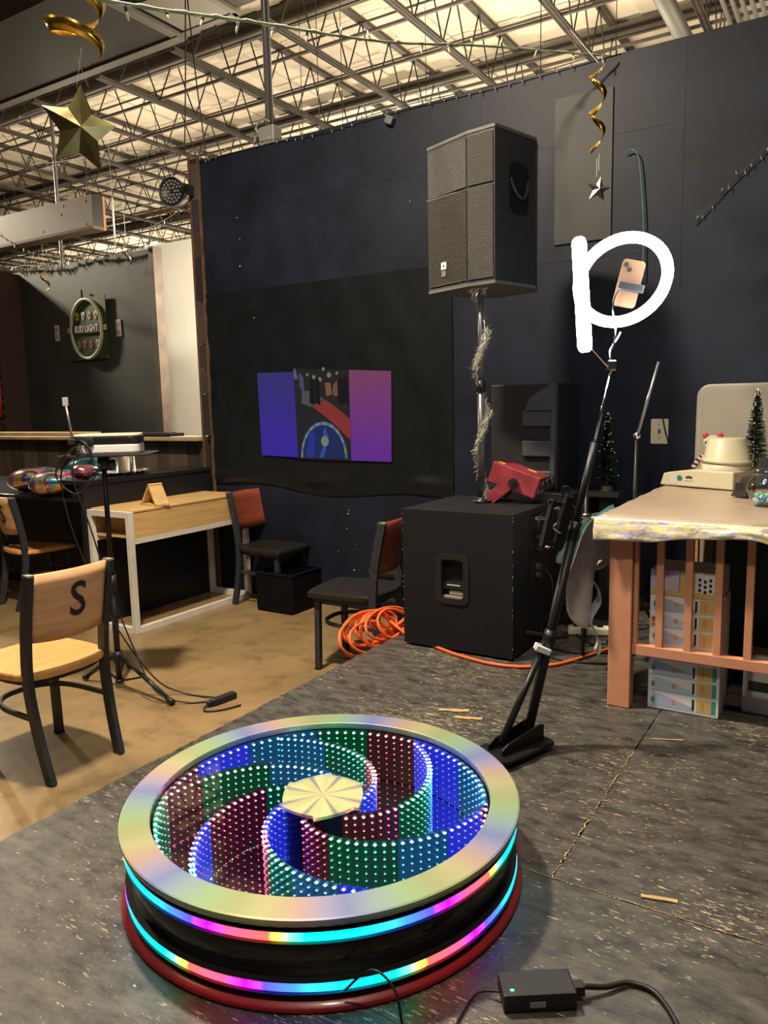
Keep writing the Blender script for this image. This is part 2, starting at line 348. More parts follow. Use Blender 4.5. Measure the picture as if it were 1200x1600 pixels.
while zz < 3.05 - FLOOR:
    for k in range(4):
        x = -6.62 + .1 + k * .2 - (r % 2) * .1
        if x > -6.08 or x < -6.6: continue
        q = random.randrange(3)
        if q not in first: first[q] = 1; bm_[q].location = (x, -.385, zz)
        else: copy_part(bm_[q], pier, (x, -.385, zz), 'brick')
    zz += .068; r += 1
for q in range(3):
    if q not in first: D.objects.remove(bm_[q])
rc_ = room('red_glow_banner', 'narrow red cloth banner standing in for a red glow on the brick pier', 'banner', -5.53, 1.58, 1.15)
MB().grid(lambda p, q: (p * .10, -.01 - .012 * math.sin(p * 9 + q * 4), q * .85), 8, 14).build('cloth', mat('red_cloth', (.45, .01, .015), .6), rc_, True, solid=.002); MB().tube([(-.01, -.01, .86), (.11, -.01, .86)], .006, 6).build('rod', DARKSTEEL, rc_)  # red cloth stands in for a neon-like red glow
# unseen slab, added to shade the lower bar wall along a slanted edge
cn = put(MB().b2((-10, -2.5, 3.45), (-6.75, 1.9, 3.55)).build('ceiling_shade_slab', WHITEPAINT), W(0, 0, 0), RZ); struct(cn, 'flat slab added out of view to shade the lower bar wall')

# ceiling
DECK = mat('cream_roof_deck', (.68, .60, .47), .7, var=.08, scale=.7)
ce = put(MB().b2((-24, -7, 0), (7, 26, .1)).build('ceiling', DECK), W(0, 0, 5.72), RZ); struct(ce, 'cream warehouse roof deck carried by open web steel joists')
a = -23.5
rib0 = None
while a < 6.5:
    if rib0 is None: rib0 = MB().b2((-.02, -1, -.022), (.3, 25.9, 0)).build('deck_panel', mat('cream_deck_panel', (.62, .54, .43), .7, var=.1, scale=.8), ce); rib0.location = (a, 0, 0)
    else: copy_part(rib0, ce, (a, 0, 0), 'deck_panel')
    a += .61
# joists along v
JB0, JB1 = 1.65, 25.
def joist_meshes():
    bc = MB(); zb = 5.0
    for dx in (-.022, .022): bc.b2((dx - .012, 0, -.72), (dx + .012, 23, -.68)); bc.b2((dx - .02, 0, -.72), (dx + .02, 23, -.712))
    tcd = MB()
    for dx in (-.022, .022): tcd.b2((dx - .02, -.2, -.075), (dx + .02, 23.4, -.025))
    wb_ = MB(); y = .3
    n = 0
    while y < 22.6:
        wb_.bar((0, y, -.70), (0, y + .30, -.06), .013); wb_.bar((0, y + .30, -.06), (0, y + .62, -.70), .013); y += .62; n += 1
    return bc, tcd, wb_
bc, tcd, wbm = joist_meshes()
jp = [bc, tcd, wbm]; proto = None
for k in range(-17, 5):
    a = .55 + 1.22 * k
    j = D.objects.new('roof_joist', None); COL.objects.link(j); j.parent = ce; j.location = (a, JB0, 0)
    if proto is None:
        proto = [bc.build('bottom_chord', STEEL, j), tcd.build('top_chord', STEEL, j), wbm.build('web_bracing', DARKSTEEL, j)]
    else:
        for p in proto: copy_part(p, j, None, p.name.split('.')[0])
# roof beams along u and bridging bars
for b, z0, h, nm in ((2.75, -.24, .2, 'roof_beam'), (5.3, -.20, .12, 'roof_beam'), (8.4, -.30, .2, 'roof_beam'), (13.4, -.3, .2, 'roof_beam'), (19.5, -.3, .2, 'roof_beam')):
    mb = MB(); mb.b2((-23, b - .07, z0), (6.5, b + .07, z0 + .025)); mb.b2((-23, b - .012, z0), (6.5, b + .012, z0 + h)); mb.b2((-23, b - .07, z0 + h - .025), (6.5, b + .07, z0 + h)); mb.build(nm, mat('beam_steel', (.10, .085, .07), .6, .1, var=.2, scale=3), ce)
for b in (2.55, 3.35, 4.4, 6.2, 7.4, 10, 11.6, 15, 17):
    MB().b2((-23, b - .016, -.70), (6.5, b + .016, -.672)).build('bridging_bar', STEEL, ce)
    MB().b2((-23, b + .1, -.10), (6.5, b + .12, -.08)).build('bridging_bar', STEEL, ce)
o = MB().tube([(-23, 6.6, -.62), (6.5, 6.6, -.62)], .045, 8).build('sprinkler_pipe', mat('rust_pipe', (.16, .09, .06), .6, .3, var=.3, scale=3), ce)
MB().tube([(-10, 9.1, -.55), (-4.5, 9.1, -.55)], .11, 10).build('white_pipe', mat('white_pipe', (.85, .82, .76), .5), ce)

# ================================================================== ROUND PHOTO BOOTH PLATFORM
def angle_ramp(name, stops, estr=0., rough=.3, metal=0., repeat=1., phase=0.):
    M = D.materials.new(name); M.use_nodes = True; N, L = M.node_tree.nodes, M.node_tree.links; B = N['Principled BSDF']
    tc = N.new('ShaderNodeTexCoord'); sp = N.new('ShaderNodeSeparateXYZ'); L.new(tc.outputs['Object'], sp.inputs[0])
    at = N.new('ShaderNodeMath'); at.operation = 'ARCTAN2'; L.new(sp.outputs[1], at.inputs[0]); L.new(sp.outputs[0], at.inputs[1])
    ml = N.new('ShaderNodeMath'); ml.operation = 'MULTIPLY_ADD'; ml.inputs[1].default_value = repeat / (2 * PI); ml.inputs[2].default_value = 10 + phase; L.new(at.outputs[0], ml.inputs[0])
    fr = N.new('ShaderNodeMath'); fr.operation = 'FRACT'; L.new(ml.outputs[0], fr.inputs[0])
    rp = N.new('ShaderNodeValToRGB'); L.new(fr.outputs[0], rp.inputs[0]); e = rp.color_ramp.elements
    e[0].position, e[0].color = stops[0][0], stops[0][1] + (1,); e[1].position, e[1].color = stops[1][0], stops[1][1] + (1,)
    for p, c in stops[2:]: x = e.new(p); x.color = c + (1,)
    if estr:
        B.inputs['Base Color'].default_value = (.05, .05, .05, 1); L.new(rp.outputs[0], B.inputs['Emission Color']); B.inputs['Emission Strength'].default_value = estr
    else: L.new(rp.outputs[0], B.inputs['Base Color'])
    B.inputs['Roughness'].default_value = rough; B.inputs['Metallic'].default_value = metal
    return M
pf = thing('photo_booth_platform', 'round glowing photo booth platform with iridescent rim and mirrored LED well', 'platform', (-.179, 1.917, 0))
pf.scale = (1.03, 1.03, .829)
MB().lathe([(0, 0), (.503, 0), (.506, .005), (.503, .016), (.47, .024), (0, .024)], 96).build('base_disc', mat('red_base', (.30, .012, .02), .35, coat=.3), pf, True)
MB().lathe([(.455, .02), (.479, .024), (.479, .225), (.455, .23)], 96).build('drum_wall', mat('gloss_black_drum', (.006, .006, .008), .18, coat=.4), pf, True)
# four arcs per turn: cyan - blue - magenta - red - yellow - green - cyan
LED_STOPS = [(0., (0, .9, .75)), (.22, (0, .55, 1)), (.40, (.02, .12, 1)), (.52, (.05, .03, .9)), (.60, (.85, 0, .8)), (.68, (1, .04, .12)), (.86, (1, .06, .04)), (.90, (.9, .75, .05)), (.94, (.1, .9, .25)), (1., (0, .9, .75))]
for k, (zc, ph) in enumerate(((.193, .5), (.057, .855))):
    mb = MB(); mb.lathe([(.481 + .013 * math.cos(t), zc + .0145 * math.sin(t)) for t in [-PI / 2 + PI * q / 8 for q in range(9)]], 128)
    mb.build('led_strip', angle_ramp('led_strip_%d' % k, LED_STOPS, 4.2, repeat=6. if k == 0 else -6., phase=ph), pf, True)
    for s in (-1, 1): MB().lathe([(.476, zc + s * .0155), (.493, zc + s * .0155), (.493, zc + s * .019), (.476, zc + s * .019)], 96).build('strip_rim', BLACKPLASTIC, pf)
HOLO = [(0., (.40, .45, .24)), (.16, (.52, .51, .29)), (.30, (.55, .40, .34)), (.42, (.40, .36, .54)), (.55, (.23, .28, .56)), (.68, (.30, .42, .48)), (.84, (.34, .50, .30)), (1., (.40, .45, .24))]  # iridescent sheen put into the base colour, by angle
MB().lathe([(.428, .226), (.428, .2475), (.430, .2485), (.496, .2485), (.5, .246), (.5, .236), (.498, .226), (.428, .226)], 128).build('top_ring', [angle_ramp('holographic_rim', HOLO, rough=.3, metal=.45, repeat=7., phase=.1)], pf)
MB().lathe([(.472, .2255), (.4985, .2255), (.4985, .2295), (.472, .2295)], 96).build('rim_gasket', BLACKPLASTIC, pf)
MB().lathe([(.425, .028), (.425, .2255)], 96).build('well_wall', mat('well_mirror_dark', (.03, .03, .05), .12, .8), pf, True)
MB().lathe([(0.0005, .030), (.425, .030)], 64).build('well_floor', mat('well_floor_mirror', (.80, .81, .88), .03, 1.), pf)
# glass lid
gm = D.materials.new('tinted_glass_lid'); gm.use_nodes = True; N, L = gm.node_tree.nodes, gm.node_tree.links; N.clear()
out = N.new('ShaderNodeOutputMaterial'); mx = N.new('ShaderNodeMixShader'); tr = N.new('ShaderNodeBsdfTransparent'); gl = N.new('ShaderNodeBsdfGlossy'); gl.inputs['Roughness'].default_value = .02
tr.inputs[0].default_value = (.93, .95, .96, 1); lw = N.new('ShaderNodeFresnel'); lw.inputs['IOR'].default_value = 1.5
L.new(lw.outputs[0], mx.inputs[0]); L.new(tr.outputs[0], mx.inputs[1]); L.new(gl.outputs[0], mx.inputs[2]); L.new(mx.outputs[0], out.inputs[0])
MB().lathe([(.4285, .2405), (0.0005, .2405)], 64).build('glass_lid', gm, pf)
# LED wells: top diode row; dimmer rows below imitate its mirror reflections
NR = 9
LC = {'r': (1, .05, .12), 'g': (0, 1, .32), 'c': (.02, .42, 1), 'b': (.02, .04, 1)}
LSTR = [11, 5.5, 4.6, 4.0, 3.5, 3.0, 2.6, 2.3, 2.0]  # fading strengths put the mirror depth into the emission
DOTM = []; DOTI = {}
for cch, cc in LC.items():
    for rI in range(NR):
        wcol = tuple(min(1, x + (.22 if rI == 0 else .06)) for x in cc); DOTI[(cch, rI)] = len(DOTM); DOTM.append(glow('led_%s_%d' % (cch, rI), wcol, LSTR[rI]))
PAN = {c: mat('led_panel_' + c, tuple(.008 * x + .003 for x in cc), .3, emit=cc, estr={'r': .018, 'g': .03, 'c': .12, 'b': .55}[c]) for c, cc in LC.items()}  # panel emission stands in for LED light caught in the acrylic
TOPZ, BOTZ = .226, .033
def led_wall(path, seq, off, name):
    """path: plan polyline resampled to one column per point; seq: colour letter per column"""
    panel = MB(); cols = list(PAN.keys()); dots = MB(); n = len(path)
    for i in range(n - 1):
        p, q = path[i], path[i + 1]; panel.cm = cols.index(seq[i])
        panel.add([(p[0], p[1], BOTZ), (q[0], q[1], BOTZ), (q[0], q[1], TOPZ), (p[0], p[1], TOPZ)], [(0, 1, 2, 3)])
    for i in range(n - 1):
        p, q = Vector((*path[i], 0)), Vector((*path[i + 1], 0)); c = (p + q) / 2; t = (q - p).normalized(); nn = Vector((t.y, -t.x, 0))
        for s in off:
            for rI in range(NR):
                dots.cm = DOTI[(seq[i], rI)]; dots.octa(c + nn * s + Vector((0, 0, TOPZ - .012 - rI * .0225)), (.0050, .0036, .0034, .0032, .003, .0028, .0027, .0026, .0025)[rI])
    o = panel.build(name, [PAN[c] for c in cols], pf); 
    d = dots.build('led_and_reflection_dots', DOTM, o); d['kind'] = 'stuff'
def resample(P, step):
    P = [Vector((p[0], p[1], 0)) for p in P]; out = [P[0]]; acc = 0
    for a, b in zip(P, P[1:]):
        L_ = (b - a).length; d = step - acc
        while d <= L_: out.append(a + (b - a) * (d / L_)); d += step
        acc = (acc + L_) % step
    return [(p.x, p.y) for p in out]
SEQS = ['rrrrrggggggggccccccbbbbbbrrrrr', 'rrrrrrrgggggggccccccbbbbbbbbbb', 'bbbbbbrrrrrggggggggcccccccccc', 'bbbbccccccccgggggggggrrrrrrrrrr', 'gggggrrrrrrrrrbbbbbbbccccccggggg', 'bbbbbrrrrrgggggccccccbbbbbbbrrrr']
for k in range(6):
    f0 = rad(-118 + 60 * k); P = []
    for i in range(60):
        t = i / 59; r = .099 + .321 * t ** 1.35; an = f0 + rad(112) * t; P.append((r * math.cos(an), r * math.sin(an)))
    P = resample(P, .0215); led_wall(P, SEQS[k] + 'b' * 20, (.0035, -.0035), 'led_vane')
P = [(.421 * math.cos(2 * PI * i / 360), .421 * math.sin(2 * PI * i / 360)) for i in range(361)]
P = resample(P, .0265)
cyc = 'rrrrrrggggggccccccccbbbbbbb'
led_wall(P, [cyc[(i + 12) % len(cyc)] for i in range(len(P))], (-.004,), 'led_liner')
hubp = []
for k in range(6):
    for t, r in ((0, .118), (.25, .108), (.5, .104), (.75, .104), (.97, .106)):
        an = rad(-97 + 60 * (k + t)); hubp.append((r * math.cos(an), r * math.sin(an)))
HUBS = [(0., (.80, .80, .50)), (.35, (.92, .86, .58)), (.5, (.40, .37, .46)), (.65, (.86, .80, .52)), (1., (.72, .78, .50))]
MB().prism(hubp, .2275, .2375).build('hub_disc', angle_ramp('holographic_hub', HUBS, rough=.3, metal=.7, repeat=8.), pf)
MB().lathe([(.097, .03), (.097, .2275)], 24).build('hub_core', mat('hub_core', (.01, .01, .06), .15, .8), pf, True)

# power adapter and its cords
ad = thing('power_adapter', 'black brick power adapter with green light on the stage front', 'power adapter', (.292, 1.425, 0), rad(2))
MB().b2((-.075, -.035, .001), (.075, .035, .040)).build('body', BLACKPLASTIC, ad, bevel=.004)
MB().b2((-.022, -.0365, .012), (.01, -.034, .024)).build('rating_label', mat('grey_label', (.25, .25, .25), .5), ad)
MB().box((-.055, -.02, .0405), (.007, .004, .002)).build('indicator_light', glow('green_led', (.05, 1, .25), 6), ad)
MB().b2((.075, -.012, .010), (.098, .012, .032)).build('socket', RUBBER, ad, bevel=.003)
def world_cable(name, label, pts, r, mt=RUBBER, cat='cable', n=10, group=None, seg=6):
    P = catmull(pts, n); o0 = P[0].copy(); return put(tag(MB().tube([p - o0 for p in P], r, seg).build(name, mt, None, True), label, cat, group), o0)
world_cable('mains_cord', 'thick black mains cord curving from the adapter out of the frame', [(.391, 1.432, .021), (.44, 1.44, .012), (.49, 1.455, .008), (.535, 1.43, .007), (.55, 1.36, .007), (.545, 1.28, .007), (.53, 1.15, .007)], .0058)
world_cable('adapter_lead', 'thin black lead running from the platform edge to the adapter', [(-.10, 1.402, .05), (-.045, 1.375, .115), (0., 1.345, .095), (.02, 1.31, .02), (.06, 1.27, .006), (.10, 1.30, .006), (.125, 1.37, .006), (.17, 1.435, .008), (.216, 1.425, .02)], .0028)

# ================================================================== ROTATING ARM WITH RING LIGHT
BASEC = Vector((.44, 2.54, 0))
arm = thing('booth_arm', 'black camera arm leaning from its foot plate beside the platform', 'camera arm', BASEC)
fp = MB().prism(rrect(.26, .15, .02), .022, .032, Matrix.Rotation(rad(38), 3, 'Z')).build('foot_plate', BLACKMETAL, arm)
MB().bar((-.10, -.09, .012), (-.02, -.02, .012), .05, .02).build('floor_roller_bar', BLACKMETAL, arm)
MB().b2((-.05, -.03, 0), (.05, .03, .023)).build('wheel_block', BLACKPLASTIC, arm)
for s in (-1, 1):
    q = Matrix.Rotation(rad(38), 3, 'Z'); MB().prism([(-.10, .0), (.11, .0), (.11, .055), (.09, .06), (-.07, .035), (-.10, .02)], -.003, .003, q @ RX90, q @ Vector((0, s * .032, .032))).build('side_cheek', BLACKMETAL, arm)
top = Vector((.352, .14, 1.325)); f1 = Vector((.055, .05, .06)); f2 = Vector((-.055, -.04, .06))
mid = f1.lerp(top, .235)
MB().tube([f1, f1.lerp(top, .57)], .0175, 12).build('lower_pole', BLACKMETAL, arm, True)
MB().tube([f1.lerp(top, .55), f1.lerp(top, .80)], .0125, 10).build('middle_pole', BLACKMETAL, arm, True)
MB().tube([f1.lerp(top, .78), top], .0045, 8).build('upper_rod', CHROME, arm, True)
MB().tube([f2, mid + Vector((-.025, -.015, -.01))], .0125, 10).build('brace', BLACKMETAL, arm, True)
MB().box(mid + Vector((-.02, -.012, .0)), (.055, .04, .022), M=Matrix.Rotation(.4, 3, 'Y')).build('brace_bracket', mat('white_plastic', (.72, .72, .70), .4), arm, bevel=.003)
MB().tube([f1.lerp(top, .235), f1.lerp(top, .285)], .023, 12).build('clamp_collar', BLACKMETAL, arm, True)
MB().tube([f1.lerp(top, .27), f1.lerp(top, .27) + Vector((-.085, -.02, .02))], .005, 8).build('clamp_handle', BLACKMETAL, arm)
MB().tube([f1.lerp(top, .535), f1.lerp(top, .585)], .0215, 12).build('joint_collar', BLACKMETAL, arm, True)
j = f1.lerp(top, .60); MB().tube([j, j + Vector((.045, -.01, 0))], .011, 10).build('joint_knob', CHROME, arm, True)
# accessory plate hanging on the left of the pole
pl = f1.lerp(top, .585) + Vector((-.05, -.02, .0))
lean = Matrix.Rotation(rad(13), 3, 'Y')
acc = MB().box(pl + Vector((-.055, 0, 0)), (.012, .05, .17), M=lean).box(pl + Vector((.0, 0, 0)), (.028, .04, .19), M=lean).box(pl + Vector((-.028, 0, .07)), (.05, .02, .014), M=lean).box(pl + Vector((-.028, 0, -.075)), (.06, .02, .012), M=lean).build('accessory_plate', BLACKMETAL, arm, bevel=.002)
MB().tube(catmull([pl + Vector((-.045, -.02, .05)), pl + Vector((-.02, -.03, .055)), pl + Vector((-.025, -.03, .01)), pl + Vector((-.04, -.03, -.01)), pl + Vector((-.015, -.03, -.03))], 5), .003, 6).build('wire_clip', CHROME, acc)
MB().tube([pl + Vector((-.06, -.02, .02)), pl + Vector((-.10, -.03, .022))], .006, 8).build('thumb_screw', CHROME, acc)
MB().tube(catmull([pl + Vector((0, 0, .09)), pl + Vector((-.005, -.01, .125)), pl + Vector((.02, -.01, .12)), pl + Vector((.018, 0, .095))], 5), .004, 6).build('hook', BLACKMETAL, acc)
MB().box(top + Vector((.0, 0, .01)), (.03, .025, .035)).build('head_clamp', CHROME, arm, bevel=.004)
MB().tube(catmull([top + Vector((.0, 0, .02)), top + Vector((-.005, 0, .06)), top + Vector((.02, 0, .10)), top + Vector((.03, .0, .12))], 5), .004, 6).build('head_rod', CHROME, arm)
# ring light: an annulus seen obliquely
HEAD = BASEC + top
rc = Vector((.806, 2.63, 1.612))
rl = thing('ring_light', 'glowing white ring light at the top of the camera arm', 'ring light', rc)
LIGHTM = glow('ring_led_white', (.86, .93, 1.), 48)
# plane axes: e1 up-right in the picture, e2 the foreshortened axis
e1 = Vector((.36, .10, .93)).normalized(); e2 = Vector((.80, -.62, -.22)); e2 = (e2 - e1 * e2.dot(e1)).normalized(); RN = e1.cross(e2)
A_, B_ = .163, .138
RM = Matrix((e1, e2, RN)).transposed()
def ringpts(rA, n=64): return [RM @ Vector((rA * math.cos(2 * PI * i / n), rA * math.sin(2 * PI * i / n), 0)) for i in range(n)]
MB().tube(ringpts(.147), .0185, 10, True).build('light_tube', LIGHTM, rl, True)
# bar light
bl = thing('bar_light', 'glowing white vertical tube light beside the ring light', 'tube light', (.667, 2.58, 1.375))
p0, p1 = Vector((.008, 0, 0)), Vector((-.018, 0, .365))
MB().tube([p0, p0.lerp(p1, .015), p0.lerp(p1, .05), p0.lerp(p1, .95), p0.lerp(p1, .985), p1], [.012, .019, .0235, .0235, .019, .012], 14).build('light_tube', LIGHTM, bl, True)
MB().tube([p0 + Vector((.02, 0, .01)), HEAD - bl.location + Vector((-.01, 0, .0))], .003, 6).build('mount_rod', CHROME, bl)
# phone in its clamp inside the ring
ph = thing('phone', 'peach coloured phone held upright in the ring light', 'phone', (.835, 2.645, 1.60))
PT = Matrix.Rotation(rad(14), 3, 'Y') @ Matrix.Rotation(rad(-12), 3, 'Z')
MB().prism(rrect(.075, .155, .013), -.004, .004, PT @ RX90).build('body', mat('peach_phone', (.13, .07, .038), .35, emit=(1, .7, .5), estr=.0), ph)
for x, zz in ((-.024, .058), (-.010, .044)): MB().tube([PT @ Vector((x, -.004, zz)), PT @ Vector((x, -.0075, zz))], .0075, 12).build('camera_lens', BLACKPLASTIC, ph)
hd = thing('phone_clamp', 'dark spring clamp gripping the phone on a thin wire arm', 'phone holder', (.835, 2.635, 1.585))
MB().box((0, -.012, 0), (.085, .02, .026), M=PT).build('jaw', BLACKPLASTIC, hd, bevel=.003)
MB().tube(catmull([(-.02, -.01, 0), (-.04, 0, -.01), (-.055, 0, -.06), (-.045, 0, -.13), (-.055, -.01, -.2)], 6), .003, 6).build('wire_arm', CHROME, hd)
for o_, en in ((rl, 9), (bl, 6)): pass

# ================================================================== SUBWOOFERS, SPEAKER, LASER
SUBBLK = mat('textured_black_box', (.008, .0085, .0105), .55, spec=.3, bump=.25, var=.2, scale=160)
def subwoofer(label, a, b, wdt, dep, h, front=True):
    t = room('subwoofer', label, 'subwoofer', a, b, 0)
    mb = MB()
    if front:   # carcass with a recessed hand hole in the near face
        hx0, hx1, hz0, hz1 = wdt * .36, wdt * .58, .265, .47
        y0, y1 = 0., dep
        mb.b2((0, y0 + .03, .012), (wdt, y1, h))
        for lo, hi in (((0, 0, .012), (hx0, .03, h)), ((hx1, 0, .012), (wdt, .03, h)), ((hx0, 0, .012), (hx1, .03, hz0)), ((hx0, 0, hz1), (hx1, .03, h))): mb.b2(lo, hi)
    else: mb.b2((0, 0, .012), (wdt, dep, h))
    mb.build('cabinet', SUBBLK, t)
    for x in (.05, wdt - .05):
        for y in (.05, dep - .05): MB().tube([(x, y, 0), (x, y, .014)], .02, 10).build('rubber_foot', RUBBER, t)
    if front:
        cx, cz = (hx0 + hx1) / 2, (hz0 + hz1) / 2
        fr = MB(); o_ = rrect(hx1 - hx0 + .05, hz1 - hz0 + .045, .04); i_ = rrect(hx1 - hx0 - .012, hz1 - hz0 - .012, .02); n = len(o_)
        vs = [(cx + p[0], -.006, cz + p[1]) for p in o_] + [(cx + p[0], -.006, cz + p[1]) for p in i_] + [(cx + p[0], .028, cz + p[1]) for p in i_] + [(cx + p[0], .0, cz + p[1]) for p in o_]
        fs = []
        for k in range(n):
            q = (k + 1) % n; fs += [(k, q, n + q, n + k), (n + k, n + q, 2 * n + q, 2 * n + k), (3 * n + k, 3 * n + q, q, k)]
        hd_ = fr.add(vs, fs).build('handle_cup', BLACKPLASTIC, t)
        MB().b2((hx0 + .006, .012, hz0 + .05), (hx1 - .006, .028, hz0 + .085)).build('grip_bar', BLACKPLASTIC, hd_)
        MB().b2((hx0 + .03, .0125, hz0 + .068), (hx1 - .03, .0115, hz0 + .073)).build('pale_print_line', mat('silver_ink', (.6, .6, .6), .4), hd_)
        MB().b2((hx0 + .04, .018, hz0 + .022), (hx1 - .004, .028, hz0 + .042)).build('pale_inner_edge', mat('worn_wood_edge', (.30, .25, .18), .6), hd_)  # pale strip across the hand hole, above the lower lip
        MB().b2((hx0 + .006, .008, hz0 + .006), (hx1 - .006, .026, hz0 + .016)).build('lower_lip', mat('worn_wood_edge', (.30, .25, .18), .6), hd_)
        # amplifier plate on the side face
        ap = MB().b2((wdt, .22, .30), (wdt + .006, .46, .66)).build('amplifier_plate', BLACKMETAL, t, bevel=.003)
        MB().tube(catmull([(wdt + .006, .25, .56), (wdt + .03, .24, .60), (wdt + .03, .26, .66), (wdt + .006, .42, .66)], 5), .006, 8).build('rack_handle', BLACKMETAL, ap, True)
        for z_, r_ in ((.55, .016), (.49, .016), (.40, .022), (.36, .02)): MB().lathe([(0, .02), (r_, .02), (r_, 0)], 12, (wdt + .006, .30, z_), Matrix.Rotation(PI / 2, 3, 'Y')).build('socket', mat('socket_grey', (.06, .06, .065), .4, .4), ap)
        MB().tube([(wdt + .005, .26, .515), (wdt + .09, .25, .515)], .008, 8).build('plug', mat('brass_plug', (.5, .42, .25), .3, 1.), ap, True)
        MB().tube(catmull([(wdt + .02, .30, .40), (wdt + .09, .27, .36), (wdt + .10, .25, .22), (wdt + .06, .22, .12), (wdt + .09, .2, .03)], 6), .004, 6).build('plug_lead', RUBBER, ap, True)
        ct = MB()
        for x, y in ((.0, 0), (wdt, 0)):
            for k in range(14): ct.octa((x, y, random.uniform(.03, h)), .0025)
        o = ct.build('edge_scuffs', mat('scuff_grey', (.35, .33, .3), .6), t); o['kind'] = 'stuff'
    return t
subwoofer('large black subwoofer box with a front hand hole on the stage', 2.655, -1.40, .592, .60, .70)
subwoofer('plain black subwoofer standing behind the front one', 2.78, -.70, .50, .55, .715, False)
# speaker on its pole
t = room('speaker_pole', 'grey steel speaker pole rising from the front subwoofer', 'pole', 2.92, -1.03, .70)
MB().lathe([(0, .0), (.045, .0), (.045, .012), (.02, .02), (.018, .03)], 16).build('flange', BLACKMETAL, t, True)
MB().tube([(0, 0, .02), (0, 0, .62)], .0175, 12).build('lower_tube', mat('pole_grey', (.12, .12, .125), .35, .6), t, True)
MB().tube([(0, 0, .58), (0, 0, 1.09)], .014, 12).build('upper_tube', mat('pole_grey', (.12, .12, .125), .35, .6), t, True)
MB().tube([(0, 0, .57), (0, 0, .63)], .023, 12).build('collar', BLACKMETAL, t, True)
sp = thing('loudspeaker', 'tall black loudspeaker with grille front mounted high on a pole', 'speaker', (.253, 4.139, 1.785), RZ - rad(18))
SH = .725
prof = [(0, .04), (.0, .014), (.296, -.006), (.45, .02), (.452, .05), (.435, .34), (.36, .45), (.10, .45), (.02, .34)]
MB().prism(prof, .012, SH - .012).build('cabinet', mat('dark_grey_cabinet', (.024, .025, .029), .5, bump=.2, var=.2, scale=150), sp)
for z0, z1, nm in ((0, .014, 'bottom_cap'), (SH - .014, SH, 'top_cap')): MB().prism([(p[0] * 1.012 - .002, p[1] * 1.01 - .003) for p in prof], z0, z1).build(nm, mat('cap_grey', (.10, .095, .088), .5), sp)
GR = mat('grille_mesh', (.040, .036, .033), .55, .3, bump=.5, var=.3, scale=260)
def gpan(x0, x1, z0, z1, nm, y0, y1):
    return MB().add([(x0, y0 - .006, z0), (x1, y1 - .006, z0), (x1, y1 - .006, z1), (x0, y0 - .006, z1), (x0, y0 + .003, z0), (x1, y1 + .003, z0), (x1, y1 + .003, z1), (x0, y0 + .003, z1)], [(0, 1, 2, 3), (0, 4, 5, 1), (1, 5, 6, 2), (2, 6, 7, 3), (3, 7, 4, 0)]).build(nm, GR, sp)
gpan(.006, .293, .03, .455, 'lower_grille', .0135, -.0055); gpan(.300, .444, .03, .455, 'lower_grille_wing', -.0053, .019)
gpan(.006, .293, .47, SH - .03, 'upper_grille', .0135, -.0055); gpan(.300, .444, .47, SH - .03, 'upper_grille_wing', -.0053, .019)
lv = MB()
z = .04
while z < .45:
    lv.add([(.006, .006, z), (.293, -.013, z), (.293, -.015, z + .005), (.006, .004, z + .005)], [(0, 1, 2, 3)]); z += .0105
o = lv.build('grille_ribs', mat('grille_rib', (.10, .09, .082), .5, .3), sp); o['kind'] = 'stuff'
MB().b2((.004, -.001, .458), (.29, .004, .466)).build('grille_divider', mat('grille_rib', (.10, .09, .082), .5, .3), sp)
bd = MB().b2((.112, -.008, .105), (.146, .004, .14)).build('badge', mat('badge_white', (.8, .78, .7), .4), sp)
MB().b2((.123, -.0088, .118), (.128, -.008, .130)).build('badge_mark', BLACKPLASTIC, bd); MB().b2((.130, -.0088, .116), (.136, -.008, .126)).build('badge_mark', BLACKPLASTIC, bd)
MB().b2((.114, -.008, .07), (.144, .004, .098)).build('badge_outline', mat('badge_grey', (.16, .15, .14), .4), sp)
HR = Matrix.Rotation(rad(93), 3, 'Z') @ RX90
hc = MB().prism(rrect(.15, .24, .05), 0, .006, HR, (.443, .20, .46)).build('handle_cup', mat('cup_black', (.008, .008, .01), .4), sp)
MB().tube(catmull([(.452, .13, .50), (.458, .17, .43), (.456, .23, .42), (.450, .265, .50)], 5), .008, 8).build('side_handle', mat('handle_grey', (.03, .03, .034), .35), sp, True)
for y_, z_ in ((.06, .66), (.36, .10)): MB().lathe([(0, .003), (.006, .002), (.007, 0)], 8, (.449, y_, z_), Matrix.Rotation(PI / 2, 3, 'Y')).build('bolt', CHROME, sp)
# tinsel garland spiralling round the pole
tn = room('tinsel_garland', 'silver and gold tinsel garland wound around the speaker pole', 'garland', 2.92, -1.03, .70)
mb = MB(); mb2 = MB()
for i in range(3000):
    q = random.random(); zz = q * 1.08; 
    clump = (math.sin(zz * 17.5 + .6) > -.25)
    if not clump and random.random() < .8: continue
    an = zz * 15; rr = .028; c = Vector((math.cos(an) * rr + random.gauss(0, .008), math.sin(an) * rr + random.gauss(0, .008), zz + .01))
    if zz > 1.0: c.x += (zz - 1.0) * random.uniform(-.3, .9)
    d = Vector((random.gauss(0, 1), random.gauss(0, 1), random.gauss(0, .7))).normalized() * random.uniform(.015, .036); s = d.cross(Vector((.3, .5, .8))).normalized() * .0017
    (mb if random.random() < .7 else mb2).add([c - s, c + s, c + d + s * .4, c + d - s * .4], [(0, 1, 2, 3)])
o = mb.build('silver_strands', mat('silver_tinsel', (.85, .86, .85), .3, .6), tn); o['kind'] = 'stuff'
o = mb2.build('gold_strands', mat('gold_tinsel', (.85, .75, .42), .3, .6), tn); o['kind'] = 'stuff'
